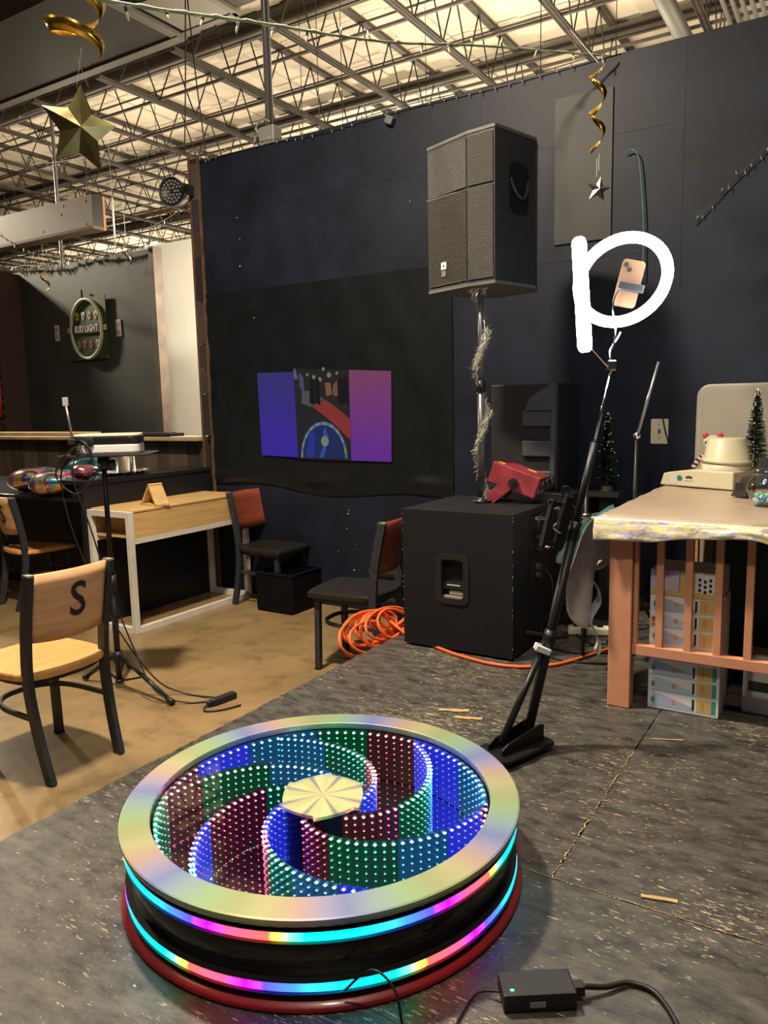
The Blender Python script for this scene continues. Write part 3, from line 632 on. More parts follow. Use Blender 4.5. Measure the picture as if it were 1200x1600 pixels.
MB().tube([(math.cos(k * .3) * .022, math.sin(k * .3) * .022, .01 + k * .3 / 15) for k in range(54)], .002, 5).build('garland_wire', CHROME, tn)
# red laser effect light
ls = room('laser_light', 'scratched red box shaped effect light with tilt bracket on subwoofer', 'stage light', 3.085, -.93, .707, rad(4))
ls.scale = (1.1, 1.1, 1.1)
T_ = Matrix.Rotation(rad(19), 3, 'Y')
LR = mat('scuffed_red_paint', (.22, .028, .036), .45, var=.3, scale=14, bump=.1)
c0 = Vector((0, 0, .105))
MB().box(c0, (.235, .16, .10), M=T_).build('housing', LR, ls, bevel=.004)
MB().box(c0 + T_ @ Vector((.119, 0, 0)), (.006, .155, .096), M=T_).build('vent_face', mat('laser_vent', (.05, .02, .022), .5), ls)
for y, z_ in ((-.02, .02), (.045, .03), (-.04, -.02), (.02, -.025)): MB().lathe([(0, .003), (.011, .003), (.013, 0)], 14, c0 + T_ @ Vector((.122, y, z_)), T_ @ Matrix.Rotation(PI / 2, 3, 'Y')).build('vent_ring', mat('vent_ring_grey', (.25, .2, .2), .4, .5), ls)
for x, y, w_ in ((-.085, -.045, .03), (.045, .03, .045)): MB().box(c0 + T_ @ Vector((x, y, .0508)), (w_, .022, .001), M=T_).build('warning_sticker', mat('yellow_sticker', (.65, .45, .05), .5), ls)
B2 = Matrix.Rotation(rad(-38), 3, 'Y')
for s in (-1, 1): MB().box(c0 + Vector((-.055, s * .087, -.045)), (.145, .006, .055), M=B2).build('bracket_arm', LR, ls)
MB().box((-.115, 0, .0065), (.05, .18, .006), M=Matrix.Rotation(rad(-10), 3, 'Y')).build('bracket_foot', LR, ls)
MB().lathe([(0, .022), (.02, .022), (.022, 0)], 14, c0 + Vector((.005, -.088, -.012)), Matrix.Rotation(PI / 2, 3, 'X')).build('tilt_knob', BLACKPLASTIC, ls)
MB().box(c0 + Vector((.012, -.104, -.03)), (.012, .012, .05), M=Matrix.Rotation(rad(10), 3, 'Y')).build('knob_wing', BLACKPLASTIC, ls)
MB().b2((.02, -.06, 0), (.09, .06, .012)).build('rubber_pad', RUBBER, ls)
world_cable('light_cable', 'thin black cord dropping from the red light behind the subwoofer', [W(3.22, -.92, .735), W(3.30, -.90, .74), W(3.38, -.88, .66), W(3.42, -.86, .5), W(3.40, -.84, .3)], .004)
# dark speaker stack behind
st = room('ported_cabinet', 'charcoal slotted speaker cabinet standing on the rear subwoofer', 'speaker', 2.74, -.52, .715)
CAB = mat('slate_cabinet', (.045, .048, .058), .55, var=.15, scale=10)
sidep = [(0, 0), (.40, 0), (.40, .62), (.32, .64), (.16, .55), (0, .5)]
MB().b2((0, .02, 0), (.40, .40, .60)).build('body', mat('cabinet_black', (.014, .014, .017), .5), st, bevel=.006)
for k, z_ in enumerate((.0, .17, .34)):
    MB().b2((.20, -.005, .02 + z_), (.39, .02, .11 + z_)).build('side_bar', CAB, st, bevel=.008)
MB().b2((.365, -.006, .02), (.395, .02, .60)).build('side_post', CAB, st, bevel=.006)
MB().prism([(.22, .45), (.39, .45), (.39, .60), (.36, .59), (.25, .52)], -.004, .016, RX90).build('top_gusset', CAB, st)
cw = MB().lathe([(.028, -.012), (.045, -.012), (.05, 0), (.045, .012), (.028, .012)], 24, (.36, -.03, .05), RX90).build('caster_wheel', BLACKPLASTIC, st, True)
# ================================================================== CHAIRS
def seat_poly(w0, w1, d, r=.05):
    P = [(-w1 / 2, -d / 2), (w1 / 2, -d / 2), (w0 / 2, d * .32), (w0 * .36, d / 2), (-w0 * .36, d / 2), (-w0 / 2, d * .32)]
    return [(p.x, p.y) for p in catmull([(x, y, 0) for x, y in P], 5, True)]
def chair(label, loc, rz, back_m, seat_m, letter=None, group='cafe chairs'):
    t = thing('cafe_chair', label, 'chair', loc, rz, group)
    for s in (-1, 1):
        path = catmull([(s * .17, -.285, .0), (s * .178, -.235, .2), (s * .185, -.205, .42), (s * .187, -.225, .65), (s * .19, -.275, .885)], 5)
        mb = MB()
        for p, q in zip(path, path[1:]): mb.bar(p, q + (q - p) * .08, .026, .045, (0, 1, 0))
        mb.build('back_leg', CHARCOAL, t)
        MB().box((s * .19, -.2755, .886), (.026, .047, .008)).build('leg_cap', mat('worn_cap', (.32, .27, .19), .5, .3), t)
        MB().bar((s * .175, .16, 0), (s * .165, .155, .43), .032, .032).build('front_leg', CHARCOAL, t)
        MB().b2((s * .175 - .018, .142, 0), (s * .175 + .018, .178, .012)).build('foot_glide', RUBBER, t)
    def bk(uu, vv):
        x = (uu - .5) * .354; zz = .60 + vv * .285; bow = -.03 * (1 - (2 * uu - 1) ** 2); y = -.222 - (zz - .62) * .19 + bow
        return (x, y - .002, zz - .012 * (1 - (2 * uu - 1) ** 2) * (1 - vv))
    pn = MB().grid(bk, 14, 5).build('backrest', back_m, t, True, solid=.014)
    if letter:
        o = text(letter, 'painted_letter', .21, mat('black_paint_letter', (.012, .010, .010), .6), pn, frame_m((.02, -.28, .745), (1, .0, 0), (.28, 0, 1)), .0006, sx=.9, bold=.002)
        for vtx in o.data.vertices:      # wrap the flat letter on the bowed panel
            wv = vtx.co; uu = wv.x / .354 + .5; wv.y = -.222 - (wv.z - .62) * .19 - .03 * (1 - (2 * uu - 1) ** 2) - .0135 + (0 if wv.y < -.28 else .0012)
    sp_ = seat_poly(.43, .37, .43)
    MB().prism(sp_, .435, .47).build('seat', seat_m, t, bevel=.010)
    MB().prism([(x * .88, y * .88) for x, y in sp_], .412, .435).build('seat_frame', CHARCOAL, t)
    hoop = catmull([(.175, -.22, .27), (.165, .02, .27), (.10, .14, .27), (0, .165, .27), (-.10, .14, .27), (-.165, .02, .27), (-.175, -.22, .27)], 6)
    mb = MB()
    for p, q in zip(hoop, hoop[1:]): mb.bar(p, q + (q - p) * .1, .012, .022)
    mb.build('stretcher_hoop', CHARCOAL, t)
    return t
PINE = mat('orange_maple', (.60, .35, .18), .38, var=.14, scale=5, stretch=(1, 1, 8), coat=.2)
PINES = mat('orange_maple_seat', (.62, .31, .10), .35, var=.14, scale=5, stretch=(1, 8, 1), coat=.2)
REDW = mat('mahogany_panel', (.20, .045, .025), .35, var=.2, scale=5, stretch=(1, 1, 8), coat=.2)
VINYL = mat('black_vinyl', (.014, .013, .012), .36, bump=.15, var=.15, scale=60)
chair('maple cafe chair with black painted S, nearest the camera', (-1.545, 3.285, FLOOR), rad(57.5), PINE, PINES, 'S', 'maple cafe chairs')
chair('maple cafe chair with painted S tucked under the black counter', (-2.78, 6.12, FLOOR), rad(-42), PINE, PINES, 'S', 'maple cafe chairs')
chair('red backed black cafe chair pushed against the white frame table', (-.85, 5.86, FLOOR), rad(-122), REDW, VINYL, None, 'red backed cafe chairs')
chair('red backed black cafe chair beside the orange cord', (-.185, 4.43, FLOOR), rad(66), REDW, VINYL, None, 'red backed cafe chairs')
chair('red backed black cafe chair mostly hidden behind the subwoofer', (.16, 4.96, FLOOR), rad(62), REDW, VINYL, None, 'red backed cafe chairs')
bx_ = room('black_crate', 'plain black box on the floor under the cafe chair by the wall', 'box', .70, -.36, FLOOR)
MB().b2((.05, -.02, 0), (.40, .34, .30)).build('body', mat('crate_black', (.003, .003, .005), .6, spec=.15), bx_, bevel=.02)
MB().b2((.045, -.025, .285), (.405, .345, .30)).build('lid', mat('crate_lid', (.004, .004, .006), .6, spec=.15), bx_, bevel=.006)

# ================================================================== WHITE FRAME TABLE, TRIANGLE, BLACK COUNTER
tb = thing('frame_table', 'white framed console table with pale wooden drawer box', 'table', (-1.715, 5.107, FLOOR), rad(58.5))
TL, TD, TH = 1.19, .43, .845     # local x along its length (away), y to the left (+) = towards the counter
TW = mat('white_tube', (.60, .57, .52), .45, var=.06, scale=15)
s_ = .04
for x in (s_ / 2, TL - s_ / 2):
    for y in (s_ / 2, TD - s_ / 2): MB().box((x, y, TH / 2), (s_, s_, TH)).build('leg', TW, tb, bevel=.002)
    MB().box((x, TD / 2, s_ / 2), (s_, TD - 2 * s_, s_)).build('foot_bar', TW, tb); MB().box((x, TD / 2, TH - s_ / 2), (s_, TD - 2 * s_, s_)).build('head_bar', TW, tb)
MB().box((TL / 2, s_ / 2, s_ / 2), (TL - 2 * s_, s_, s_)).build('front_foot_bar', TW, tb)
for y in (s_ / 2, TD - s_ / 2): MB().box((TL / 2, y, TH - .205), (TL - 2 * s_, s_, .035)).build('side_rail', TW, tb)
PINEB = mat('pale_pine', (.56, .36, .15), .45, var=.14, scale=4, stretch=(1, 9, 9))
MB().b2((s_, .004, TH - .186), (TL - s_, .024, TH - .008)).build('front_board', PINEB, tb)
MB().b2((s_, TD - .024, TH - .186), (TL - s_, TD - .004, TH - .008)).build('back_board', PINEB, tb)
MB().b2((s_ + .1, .024, TH - .186), (s_ + .12, TD - .024, TH - .008)).build('end_board', PINEB, tb)
MB().b2((s_, .024, TH - .186), (TL - s_, TD - .024, TH - .17)).build('bottom_board', PINEB, tb)
MB().b2((s_, .0, TH - .008), (TL - s_, TD, TH + .008)).build('top_board', PINEB, tb, bevel=.003)
# wooden triangle standing on the table
tr_ = thing('wooden_triangle', 'small pale wooden triangle frame standing on the white table', 'wooden frame', (-1.63, 5.43, FLOOR + TH + .009), rad(-40))
tr_.scale = (1.2, 1.2, 1.2)
P3 = [(-.085, 0), (.085, 0), (0.01, .13)]
def tri_board(p, q, nm):
    p, q = Vector((p[0], 0, p[1])), Vector((q[0], 0, q[1])); d = (q - p).normalized(); nrm = Vector((-d.z, 0, d.x)); p = p + nrm * .006; q = q + nrm * .006
    MB().bar(p, q, .09, .012, nrm).build(nm, PINEB, tr_)
tri_board(P3[0], P3[1], 'base_board'); tri_board(P3[1], P3[2], 'side_board'); tri_board(P3[2], P3[0], 'side_board')
# black counter
ctr = room('black_counter', 'black counter with a solid end panel behind the white table', 'counter', 0, 0, FLOOR)
CB = mat('counter_black_panel', (.006, .007, .011), .45)
MB().b2((-.04, -1.27, 0), (0, -.03, 1.015)).build('end_panel', CB, ctr)
MB().b2((-.265, -1.27, 1.015), (.012, -.03, 1.045)).build('counter_top', mat('counter_top_black', (.010, .011, .014), .28), ctr, bevel=.004)
MB().b2((-.265, -.07, .92), (-.04, -.03, 1.015)).build('back_panel', CB, ctr)
bt = room('bar_table', 'low black bar table carrying the foil balloons', 'table', 0, 0, FLOOR)
MB().b2((-2.8, -1.24, .885), (-.05, -.08, .91)).build('top', mat('counter_top_black', (.010, .011, .014), .28), bt, bevel=.004)  # top lengthened out of view to deepen the shade underneath
for x, y in ((-2.75, -1.2), (-.075, -1.2), (-2.75, -.1), (-.075, -.1)): MB().b2((x - .025, y - .025, 0), (x + .025, y + .025, .885)).build('leg', CB, bt)
MB().b2((-2.8, -.62, .0), (-.08, -.59, .885)).build('back_board', CB, bt)
# hat shaped silver bowl, tray, balloons
ht = room('silver_pail', 'shiny silver pail upside down on the black counter', 'pail', -.13, -.78, .758)
MB().lathe([(0, .165), (.056, .165), (.062, .16), (.072, .0), (.078, .0)], 28).build('body', CHROME, ht, True)
tyr = room('foil_tray', 'round crumpled silver foil tray on the counter under the pail', 'tray', -.13, -.80, .736)
tyr.scale = (.62, 1, 1)
def ftr(uu, vv):
    an = uu * 2 * PI; r = .02 + vv * .20; return (r * math.cos(an), r * math.sin(an), .004 + (.02 * max(0, vv - .75) * 4 if vv > .75 else 0) + random.uniform(-.004, .004) * (vv > .5) + .004)
MB().grid(ftr, 40, 8).build('dish', mat('crumpled_foil', (.72, .72, .68), .18, 1., bump=.3, var=.1, scale=30), tyr, solid=.001)
def foil(name, cols, sc=7., stretch=None):
    M = mat(name, cols[0], .14, .9, var=.01, scale=sc, stretch=stretch); rp = [n for n in M.node_tree.nodes if n.type == 'VALTORGB'][0].color_ramp
    rp.interpolation = 'CONSTANT'
    while len(rp.elements) > 1: rp.elements.remove(rp.elements[-1])
    rp.elements[0].position = 0; rp.elements[0].color = cols[0] + (1,)
    for i, c in enumerate(cols[1:]): e = rp.elements.new(.34 + .32 * (i + .5) / len(cols[1:])); e.color = c + (1,)
    return M
def balloon(label, loc, r, h, m_, rz=0., tilt=0.):
    t = thing('foil_balloon', label, 'balloon', loc, rz, 'foil balloons heaped on the counter'); n = 28; vs = []
    def f(uu, vv):
        an = uu * 2 * PI; ph = vv * PI; rr = math.sin(ph) ** .62 if 0 < vv < 1 else 0
        cr = 1 + .025 * math.sin(an * 11) * (1 - abs(2 * vv - 1)) ; zz = -math.cos(ph) * h * (1 - .10 * rr)
        return (r * rr * cr * math.cos(an), r * rr * cr * math.sin(an), h + zz + .01 * math.sin(an * 3) * rr)
    MB().grid(f, 44, 14).build('body', m_, t, True)
    MB().tube([(r * .985 * math.cos(a_ * .1963), r * .985 * math.sin(a_ * .1963), h) for a_ in range(32)], .004, 5, True).build('seam', m_, t)
    return t
b1 = foil('foil_multicolour', [(.05, .25, .55), (.62, .55, .15), (.75, .75, .75), (.70, .12, .35), (.10, .45, .55), (.75, .35, .08), (.8, .8, .8)], 5)
b2_ = foil('foil_pink_gold', [(.6, .05, .35), (.72, .55, .1), (.8, .3, .55), (.1, .15, .4), (.75, .6, .15), (.7, .2, .5)], 5)
b3 = foil('foil_teal', [(.03, .20, .28), (.05, .3, .4), (.02, .05, .08), (.2, .5, .55)], 4)
balloon('multicoloured foil balloon in front of the heap on the counter', W(-.47, -1.13, .602), .20, .095, b1)
balloon('pink and gold foil balloon at the frame edge of the counter heap', W(-.89, -1.02, .602), .21, .095, b2_)
balloon('teal foil balloon with a dark oval behind the heap', W(-.68, -.64, .602), .23, .13, b3)
balloon('small dull pink foil balloon beside the foil tray', W(-.16, -1.14, .737), .085, .05, mat('foil_rose', (.35, .12, .17), .25, .8, bump=.2, var=.2, scale=8))
# things lying on the ledge
def ledge_box(name, label, cat, a, b, d, m_, rz=0., z=.981): o = put(tag(MB().b2((-d[0] / 2, -d[1] / 2, 0), (d[0] / 2, d[1] / 2, d[2])).build(name, m_, None, bevel=min(d) * .2), label, cat), W(a, b, z), RZ + rz); return o
ledge_box('loose_plank', 'pale loose plank lying along the left of the ledge', 'plank', -2.6, .12, (1.9, .14, .035), LEDGE, .02)
kb = room('keyboard', 'flat black keyboard lying on the ledge by the white wall', 'keyboard', -.72, .05, .981, .03)
MB().b2((-.32, -.09, 0), (.26, .09, .03)).build('body', BLACKPLASTIC, kb, bevel=.006)
for k in range(14): MB().b2((-.30 + k * .038, -.08, .03), (-.267 + k * .038, .02, .036)).build('key', mat('dark_key', (.03, .03, .032), .4), kb)
pp = put(tag(MB().prism([(0, 0), (.30, -.04), (.33, .14), (.06, .17)], 0, .004).build('paper_sheet', mat('grey_paper', (.62, .62, .62), .6)), 'loose sheet of white paper on the ledge by the post', 'paper'), W(-.42, -.06, .982), RZ)

# ================================================================== PROJECTOR STAND
ts = thing('projector_stand', 'black tripod stand with a flat tray beside the white table', 'tripod stand', (-1.49, 4.10, FLOOR))
MB().tube([(0, 0, .03), (0, 0, .62)], .017, 12).build('lower_pole', BLACKMETAL, ts, True)
MB().tube([(0, 0, .58), (.0, 0, 1.27)], .0135, 12).build('upper_pole', BLACKMETAL, ts, True)
MB().tube([(0, 0, .55), (0, 0, .64)], .024, 12).build('height_collar', BLACKPLASTIC, ts, True)
MB().tube([(-.02, 0, .60), (-.055, 0, .62)], .009, 8).build('collar_knob', BLACKPLASTIC, ts)
MB().tube([(0, 0, .15), (0, 0, .21)], .027, 12).build('leg_hub', BLACKPLASTIC, ts, True)
MB().tube([(0, 0, .03), (0, 0, .05)], .022, 12).build('lower_hub', BLACKPLASTIC, ts, True)
for x, y in ((.36, -.27), (-.24, .13), (-.05, .32)):
    lg_ = MB().tube([(x * .06, y * .06, .19), (x, y, .018)], .012, 10).build('leg', BLACKMETAL, ts, True)
    MB().tube([(x * .94, y * .94, .026), (x * 1.03, y * 1.03, .016)], .016, 10).build('rubber_foot', RUBBER, lg_, True)
    MB().tube([(x * .05, y * .05, .045), (x * .5, y * .5, .108)], .006, 6).build('strut', BLACKMETAL, lg_)
MB().tube([(0, 0, 1.22), (0, 0, 1.29)], .03, 14).build('tray_socket', BLACKPLASTIC, ts, True)
MB().tube([(.01, 0, 1.25), (.06, 0, 1.25)], .018, 10).build('tray_knob', BLACKPLASTIC, ts, True)
MB().box((.03, .03, 1.296), (.46, .30, .012), rad(6)).build('tray', mat('tray_black', (.02, .02, .022), .35), ts, bevel=.004)
TZ = FLOOR + 1.302
pj_ = thing('projector', 'white and black rounded projector lying on the tripod tray', 'projector', (-1.46, 4.12, TZ), rad(8))
rr_ = rrect(.34, .22, .05)
MB().prism(rr_, .0, .055).build('lower_shell', mat('projector_white', (.72, .70, .68), .35), pj_, bevel=.012)
MB().prism([(x * 1.005, y * 1.005) for x, y in rr_], .052, .092).build('black_band', mat('projector_black', (.012, .012, .014), .25), pj_, bevel=.006)
MB().prism([(x * .97, y * .97) for x, y in rr_], .09, .104).build('upper_shell', mat('projector_cream', (.80, .66, .40), .35), pj_, bevel=.006)
MB().lathe([(0, .014), (.022, .014), (.027, .01), (.027, 0)], 18, (-.08, -.108, .066), RX90).build('lens', mat('lens_glass', (.02, .02, .03), .05), pj_, True)
cl = thing('gooseneck_clamp', 'black clamp with a thin upright rod on the projector tray', 'clamp', (-1.60, 3.985, TZ))
MB().box((0, 0, .07), (.05, .035, .03), rad(20)).box((.03, 0, .085), (.035, .03, .025), rad(20)).build('jaw', BLACKPLASTIC, cl, bevel=.004)
MB().b2((-.012, -.012, 0), (.012, .012, .06)).build('stem', BLACKPLASTIC, cl)
MB().tube([(0, 0, .08), (-.02, 0, .255)], .006, 8).build('rod', mat('grey_rod', (.30, .28, .28), .3, .7), cl, True)
MB().box((-.022, 0, .275), (.028, .012, .045)).build('end_tag', mat('pale_grey_tag', (.38, .34, .35), .5), cl, bevel=.003)
MB().tube(catmull([(.03, 0, .08), (.07, -.02, .06), (.095, -.02, .02), (.10, -.02, -.03)], 6), .007, 8).build('flex_neck', BLACKPLASTIC, cl, True)
PS = Vector((-.865, 3.86, FLOOR))
world_cable('stand_cable', 'thin black cable drooping from the tray past the white table leg', [(-1.62, 4.03, TZ + .02), (-1.68, 4.0, TZ - .10), (-1.66, 3.99, TZ - .30), (-1.60, 4.0, .45), (-1.45, 3.97, .1), (-1.25, 3.95, -.2), (-1.1, 3.97, -.30), (-.90, 3.88, -.295)], .0045)
world_cable('stand_cable', 'thin black cable hanging close to the tripod pole', [(-1.56, 3.97, TZ + .03), (-1.60, 3.95, TZ - .1), (-1.53, 3.95, .62), (-1.46, 3.97, .3), (-1.36, 3.95, .0), (-1.22, 3.86, -.24), (-1.05, 3.84, -.302), (-.89, 3.86, -.295)], .0045)
world_cable('stand_cable', 'black cable looped high around the projector clamp', [(-1.555, 3.97, TZ + .06), (-1.66, 3.96, TZ - .02), (-1.69, 3.97, TZ - .12), (-1.60, 3.98, TZ - .2), (-1.50, 3.97, TZ - .12), (-1.47, 3.99, TZ - .05)], .004)
ps_ = thing('power_splitter', 'small black multi outlet block on the concrete by the stage', 'power block', PS, rad(48))
MB().b2((-.075, -.022, .001), (.075, .022, .036)).build('body', BLACKPLASTIC, ps_, bevel=.008)
MB().b2((-.10, -.015, .006), (-.07, .015, .03)).build('plug', RUBBER, ps_, bevel=.004)
MB().tube(catmull([(-.095, 0, .015), (-.13, -.01, .008), (-.14, -.05, .006), (-.07, -.10, .006), (.02, -.12, .006)], 6), .005, 6).build('flex_tail', RUBBER, ps_, True)

# ================================================================== PICTURE PROJECTED ON THE WALL, PLASTIC SHEET
ds = room('plastic_sheet', 'wrinkled black plastic sheet tacked over the wall behind the projection', 'plastic sheet', 0, 0, 0)
def dsf(uu, vv):
    a_ = .045 + uu * 2.2; z_ = .60 + vv * 1.52 + .03 * math.sin(uu * 9) * (1 - vv) - .05 * uu * (1 - vv)
    fan = math.atan2(z_ - 2.6, a_ - 1.1); k_ = max(0, 1 - a_ / .60) ** .7 ; 
    d = .011 * k_ * abs(math.sin(fan * 22 + 2.5 * noise.noise((a_ * 2, z_ * 2, 0)))) ** 1.5 + .006 * (noise.noise((a_ * 5 + z_ * 2.5, z_ * 1.6, 3)) + .5) + .012 * k_ * (noise.noise((a_ * 4, z_ * 3, 7)) + .4)
    d += .02 * max(0, 1 - abs(z_ - .66) / .07) * (.5 + .5 * math.sin(a_ * 7))
    return (a_, -.006 - max(0, d), z_)
MB().grid(dsf, 110, 90).build('sheet', mat('black_plastic_film', (.006, .008, .010), .36, spec=.35, bump=.1, var=.2, scale=5), ds, True)
pr = room('projected_picture', 'dim picture with blue and magenta bands projected on black sheet', 'projection', 0, -.024, 0)  # projected light is put into thin glowing panes before the sheet
def pane(poly, col, s_, nm, k, par=None):
    return MB().add([(x, -.0006 * k, z_) for x, z_ in poly], [tuple(range(len(poly)))]).build(nm, mat('projection_' + nm + str(k) + str(len(MATS)), (.004, .004, .004), .8, spec=.05, emit=col, estr=s_ * .85), par or pr)
def hgrad(o, c0, c1, vert=False):
    M = o.data.materials[0]; N, L = M.node_tree.nodes, M.node_tree.links; tc = N.new('ShaderNodeTexCoord'); rp = N.new('ShaderNodeValToRGB'); sp_ = N.new('ShaderNodeSeparateXYZ')
    L.new(tc.outputs['Generated'], sp_.inputs[0]); L.new(sp_.outputs[2 if vert else 0], rp.inputs[0]); rp.color_ramp.elements[0].color = c0 + (1,); rp.color_ramp.elements[1].color = c1 + (1,); L.new(rp.outputs[0], N['Principled BSDF'].inputs['Emission Color'])
o = pane([(.562, .84), (.925, .83), (.912, 1.475), (.551, 1.482)], (.05, .03, .35), .55, 'blue_band', 0); hgrad(o, (.075, .035, .62), (.065, .055, .28), True)
o = pane([(1.417, .815), (1.762, .812), (1.774, 1.447), (1.417, 1.47)], (.35, .05, .35), .55, 'magenta_band', 0); hgrad(o, (.22, .04, .50), (.36, .09, .22), True)
pic = pane([(.925, .82), (1.417, .812), (1.417, 1.47), (.912, 1.50)], (.030, .030, .036), .5, 'picture_field', 1)
def blob(nm, poly, col, s_=.5, k=2): return pane(poly, col, s_, nm, k, pic)
def ell(cx, cz, rx, rz_, a0=0, a1=360, n=20): return [(cx + rx * math.cos(rad(a0 + (a1 - a0) * i / n)), cz + rz_ * math.sin(rad(a0 + (a1 - a0) * i / n))) for i in range(n + (0 if a1 - a0 == 360 else 1))]
blob('red_carpet', [(1.075, 1.215), (1.20, 1.262), (1.30, 1.20), (1.415, 1.12), (1.415, .965), (1.25, 1.10)], (.36, .05, .045), .62)
blob('pale_floor', [(.985, 1.33), (1.06, 1.33), (1.19, 1.265), (1.07, 1.21), (.975, 1.24)], (.15, .14, .18), .5)
blob('pale_doorway', [(.96, 1.47), (1.0, 1.44), (1.01, 1.30), (.965, 1.36)], (.13, .13, .22), .5)
blob('pale_corner', [(.912, 1.50), (.93, 1.497), (.95, 1.42), (.915, 1.42)], (.2, .2, .34), .5)
for x, z_, r_ in ((1.10, 1.43, .016), (1.155, 1.41, .018), (1.24, 1.44, .02), (1.19, 1.485, .014), (1.31, 1.45, .012), (1.04, 1.45, .012)): blob('lamp_dot', ell(x, z_, r_, r_, n=10), (.40, .36, .22), .5)
blob('figure', [(1.20, 1.385), (1.25, 1.385), (1.265, 1.30), (1.21, 1.285)], (.35, .17, .09), .5); blob('figure', [(1.27, 1.36), (1.31, 1.40), (1.315, 1.29), (1.275, 1.285)], (.30, .15, .10), .5)
for x in (1.08, 1.13, 1.34, 1.385): blob('dark_figure', [(x - .025, 1.24), (x + .025, 1.22), (x + .022, 1.40), (x, 1.44), (x - .022, 1.40)], (.010, .010, .014), .5, 3)
blob('dark_well', ell(1.17, .83, .205, .255, 0, 180), (.02, .04, .17), .55, 3)
arc = ell(1.17, .83, .215, .27, 0, 180); arci = ell(1.17, .83, .195, .245, 0, 180)
for i in range(len(arc) - 1): blob('glow_arc', [arc[i], arc[i + 1], arci[i + 1], arci[i]], [(.10, .28, .45), (.35, .38, .14), (.12, .22, .55), (.3, .35, .42)][i % 4], .55, 4)
blob('blue_sweep', [(1.13, .83), (1.17, .83), (1.22, .98), (1.19, 1.06), (1.17, 1.02), (1.18, .95)], (.05, .13, .50), .55, 4)
blob('blue_sweep', [(1.0, .83), (1.08, .83), (1.10, 1.0), (1.05, 1.04)], (.03, .06, .42), .55, 4)
blob('pale_centre', ell(1.185, .955, .036, .04, n=12), (.36, .40, .30), .5, 5)
# chipped specks on the black wall
sk = MB()
for x, y, s_, h_ in ((1.36, .415, .012, .006), (1.365, .44, .006, .005), (1.345, .30, .006, .006), (1.43, .19, .005, .005), (1.26, .12, .005, .005), (1.40, -.01, .014, .005), (1.30, -.16, .008, .05), (1.315, -.13, .006, .03), (1.32, -.20, .007, .03), (1.22, -.18, .005, .005), (2.19, 1.39, .014, .028), (2.16, 1.25, .007, .03), (.42, 2.66, .006, .008), (.44, 2.5, .006, .005), (.43, 2.3, .008, .008), (.55, 1.9, .006, .006), (1.95, 2.55, .005, .005), (2.4, 2.2, .006, .004)): sk.box((x, -.0015 if x > 2 or y < .5 else -.03, y), (s_, .003, h_), M=Matrix.Rotation(random.uniform(-.3, .3), 3, 'Y'))
o = sk.build('paint_chips', mat('chip_white', (.55, .53, .48), .6), wb); o.location = (0, 0, -FLOOR); o['kind'] = 'stuff'
th_ = room('wall_clip', 'small grey clip at the top of the black wall', 'clip', 1.80, -.02, 3.06)
MB().box((0, 0, .03), (.06, .04, .05), M=Matrix.Rotation(.5, 3, 'Y')).build('body', mat('clip_grey', (.12, .12, .12), .5), th_, bevel=.006); MB().tube([(0, 0, 0), (.02, -.01, .03)], .006, 6).build('pin', CHROME, th_)
# wall plate
wp = room('wall_plate', 'ivory switch plate on the black wall above the table', 'wall plate', 3.584, -.001, 1.027)
MB().prism(rrect(.098, .145, .008), 0, .006, RX90).build('plate', mat('ivory_plate', (.74, .66, .50), .4), wp, bevel=.002)
MB().b2((-.006, -.012, -.012), (.006, -.004, .012)).build('toggle', mat('dark_toggle', (.08, .07, .06), .5), wp)
for z_ in (-.038, .038): MB().lathe([(0, .0015), (.004, .001), (.0045, 0)], 10, (0, -.006, z_), RX90).build('screw', CHROME, wp)
world_cable('teal_cable', 'thin teal cable looping down the wall behind the ring light', [W(3.36, -.02, 2.60), W(3.40, -.03, 2.61), W(3.435, -.03, 2.56), W(3.455, -.03, 2.4), W(3.47, -.03, 2.2), W(3.475, -.03, 1.9)], .004, mat('teal_rubber', (.06, .15, .14), .45))
world_cable('black_wire', 'loose black wire crossing the corner of the switch plate', [W(3.60, -.02, 1.14), W(3.615, -.022, 1.05), W(3.64, -.02, .95), W(3.66, -.02, .80)], .004)

# ================================================================== RAIL TABLE AND WHAT STANDS ON IT
PINK = mat('salmon_paint', (.62, .275, .155), .5, var=.08, scale=12)
rt_ = room('rail_table', 'table made from a salmon painted railing with a broad square post', 'table', 3.776, -1.70, 0)
MB().b2((0, 0, 0), (.088, .06, .745)).build('post', PINK, rt_, bevel=.003)
MB().b2((1.30, 0, 0), (1.388, .06, .745)).build('post', PINK, rt_, bevel=.003)
for y in (1.46,):
    for x in (0.02, 1.33): MB().b2((x, y, 0), (x + .06, y + .06, .745)).build('back_leg', PINK, rt_)
MB().b2((.09, .012, .222), (1.30, .048, .262)).build('lower_rail', PINK, rt_, bevel=.002)
MB().b2((.09, .012, .705), (1.30, .048, .745)).build('upper_rail', PINK, rt_, bevel=.002)
MB().b2((.092, .018, .262), (.108, .042, .705)).build('baluster', PINK, rt_)
x = .189
while x < 1.28: MB().b2((x - .0135, .016, .262), (x + .0135, .044, .705)).build('baluster', PINK, rt_, bevel=.0015); x += .1045
MB().b2((-.03, -.02, .745), (1.42, 1.55, .77)).build('table_top', mat('white_board', (.62, .56, .46), .5), rt_)
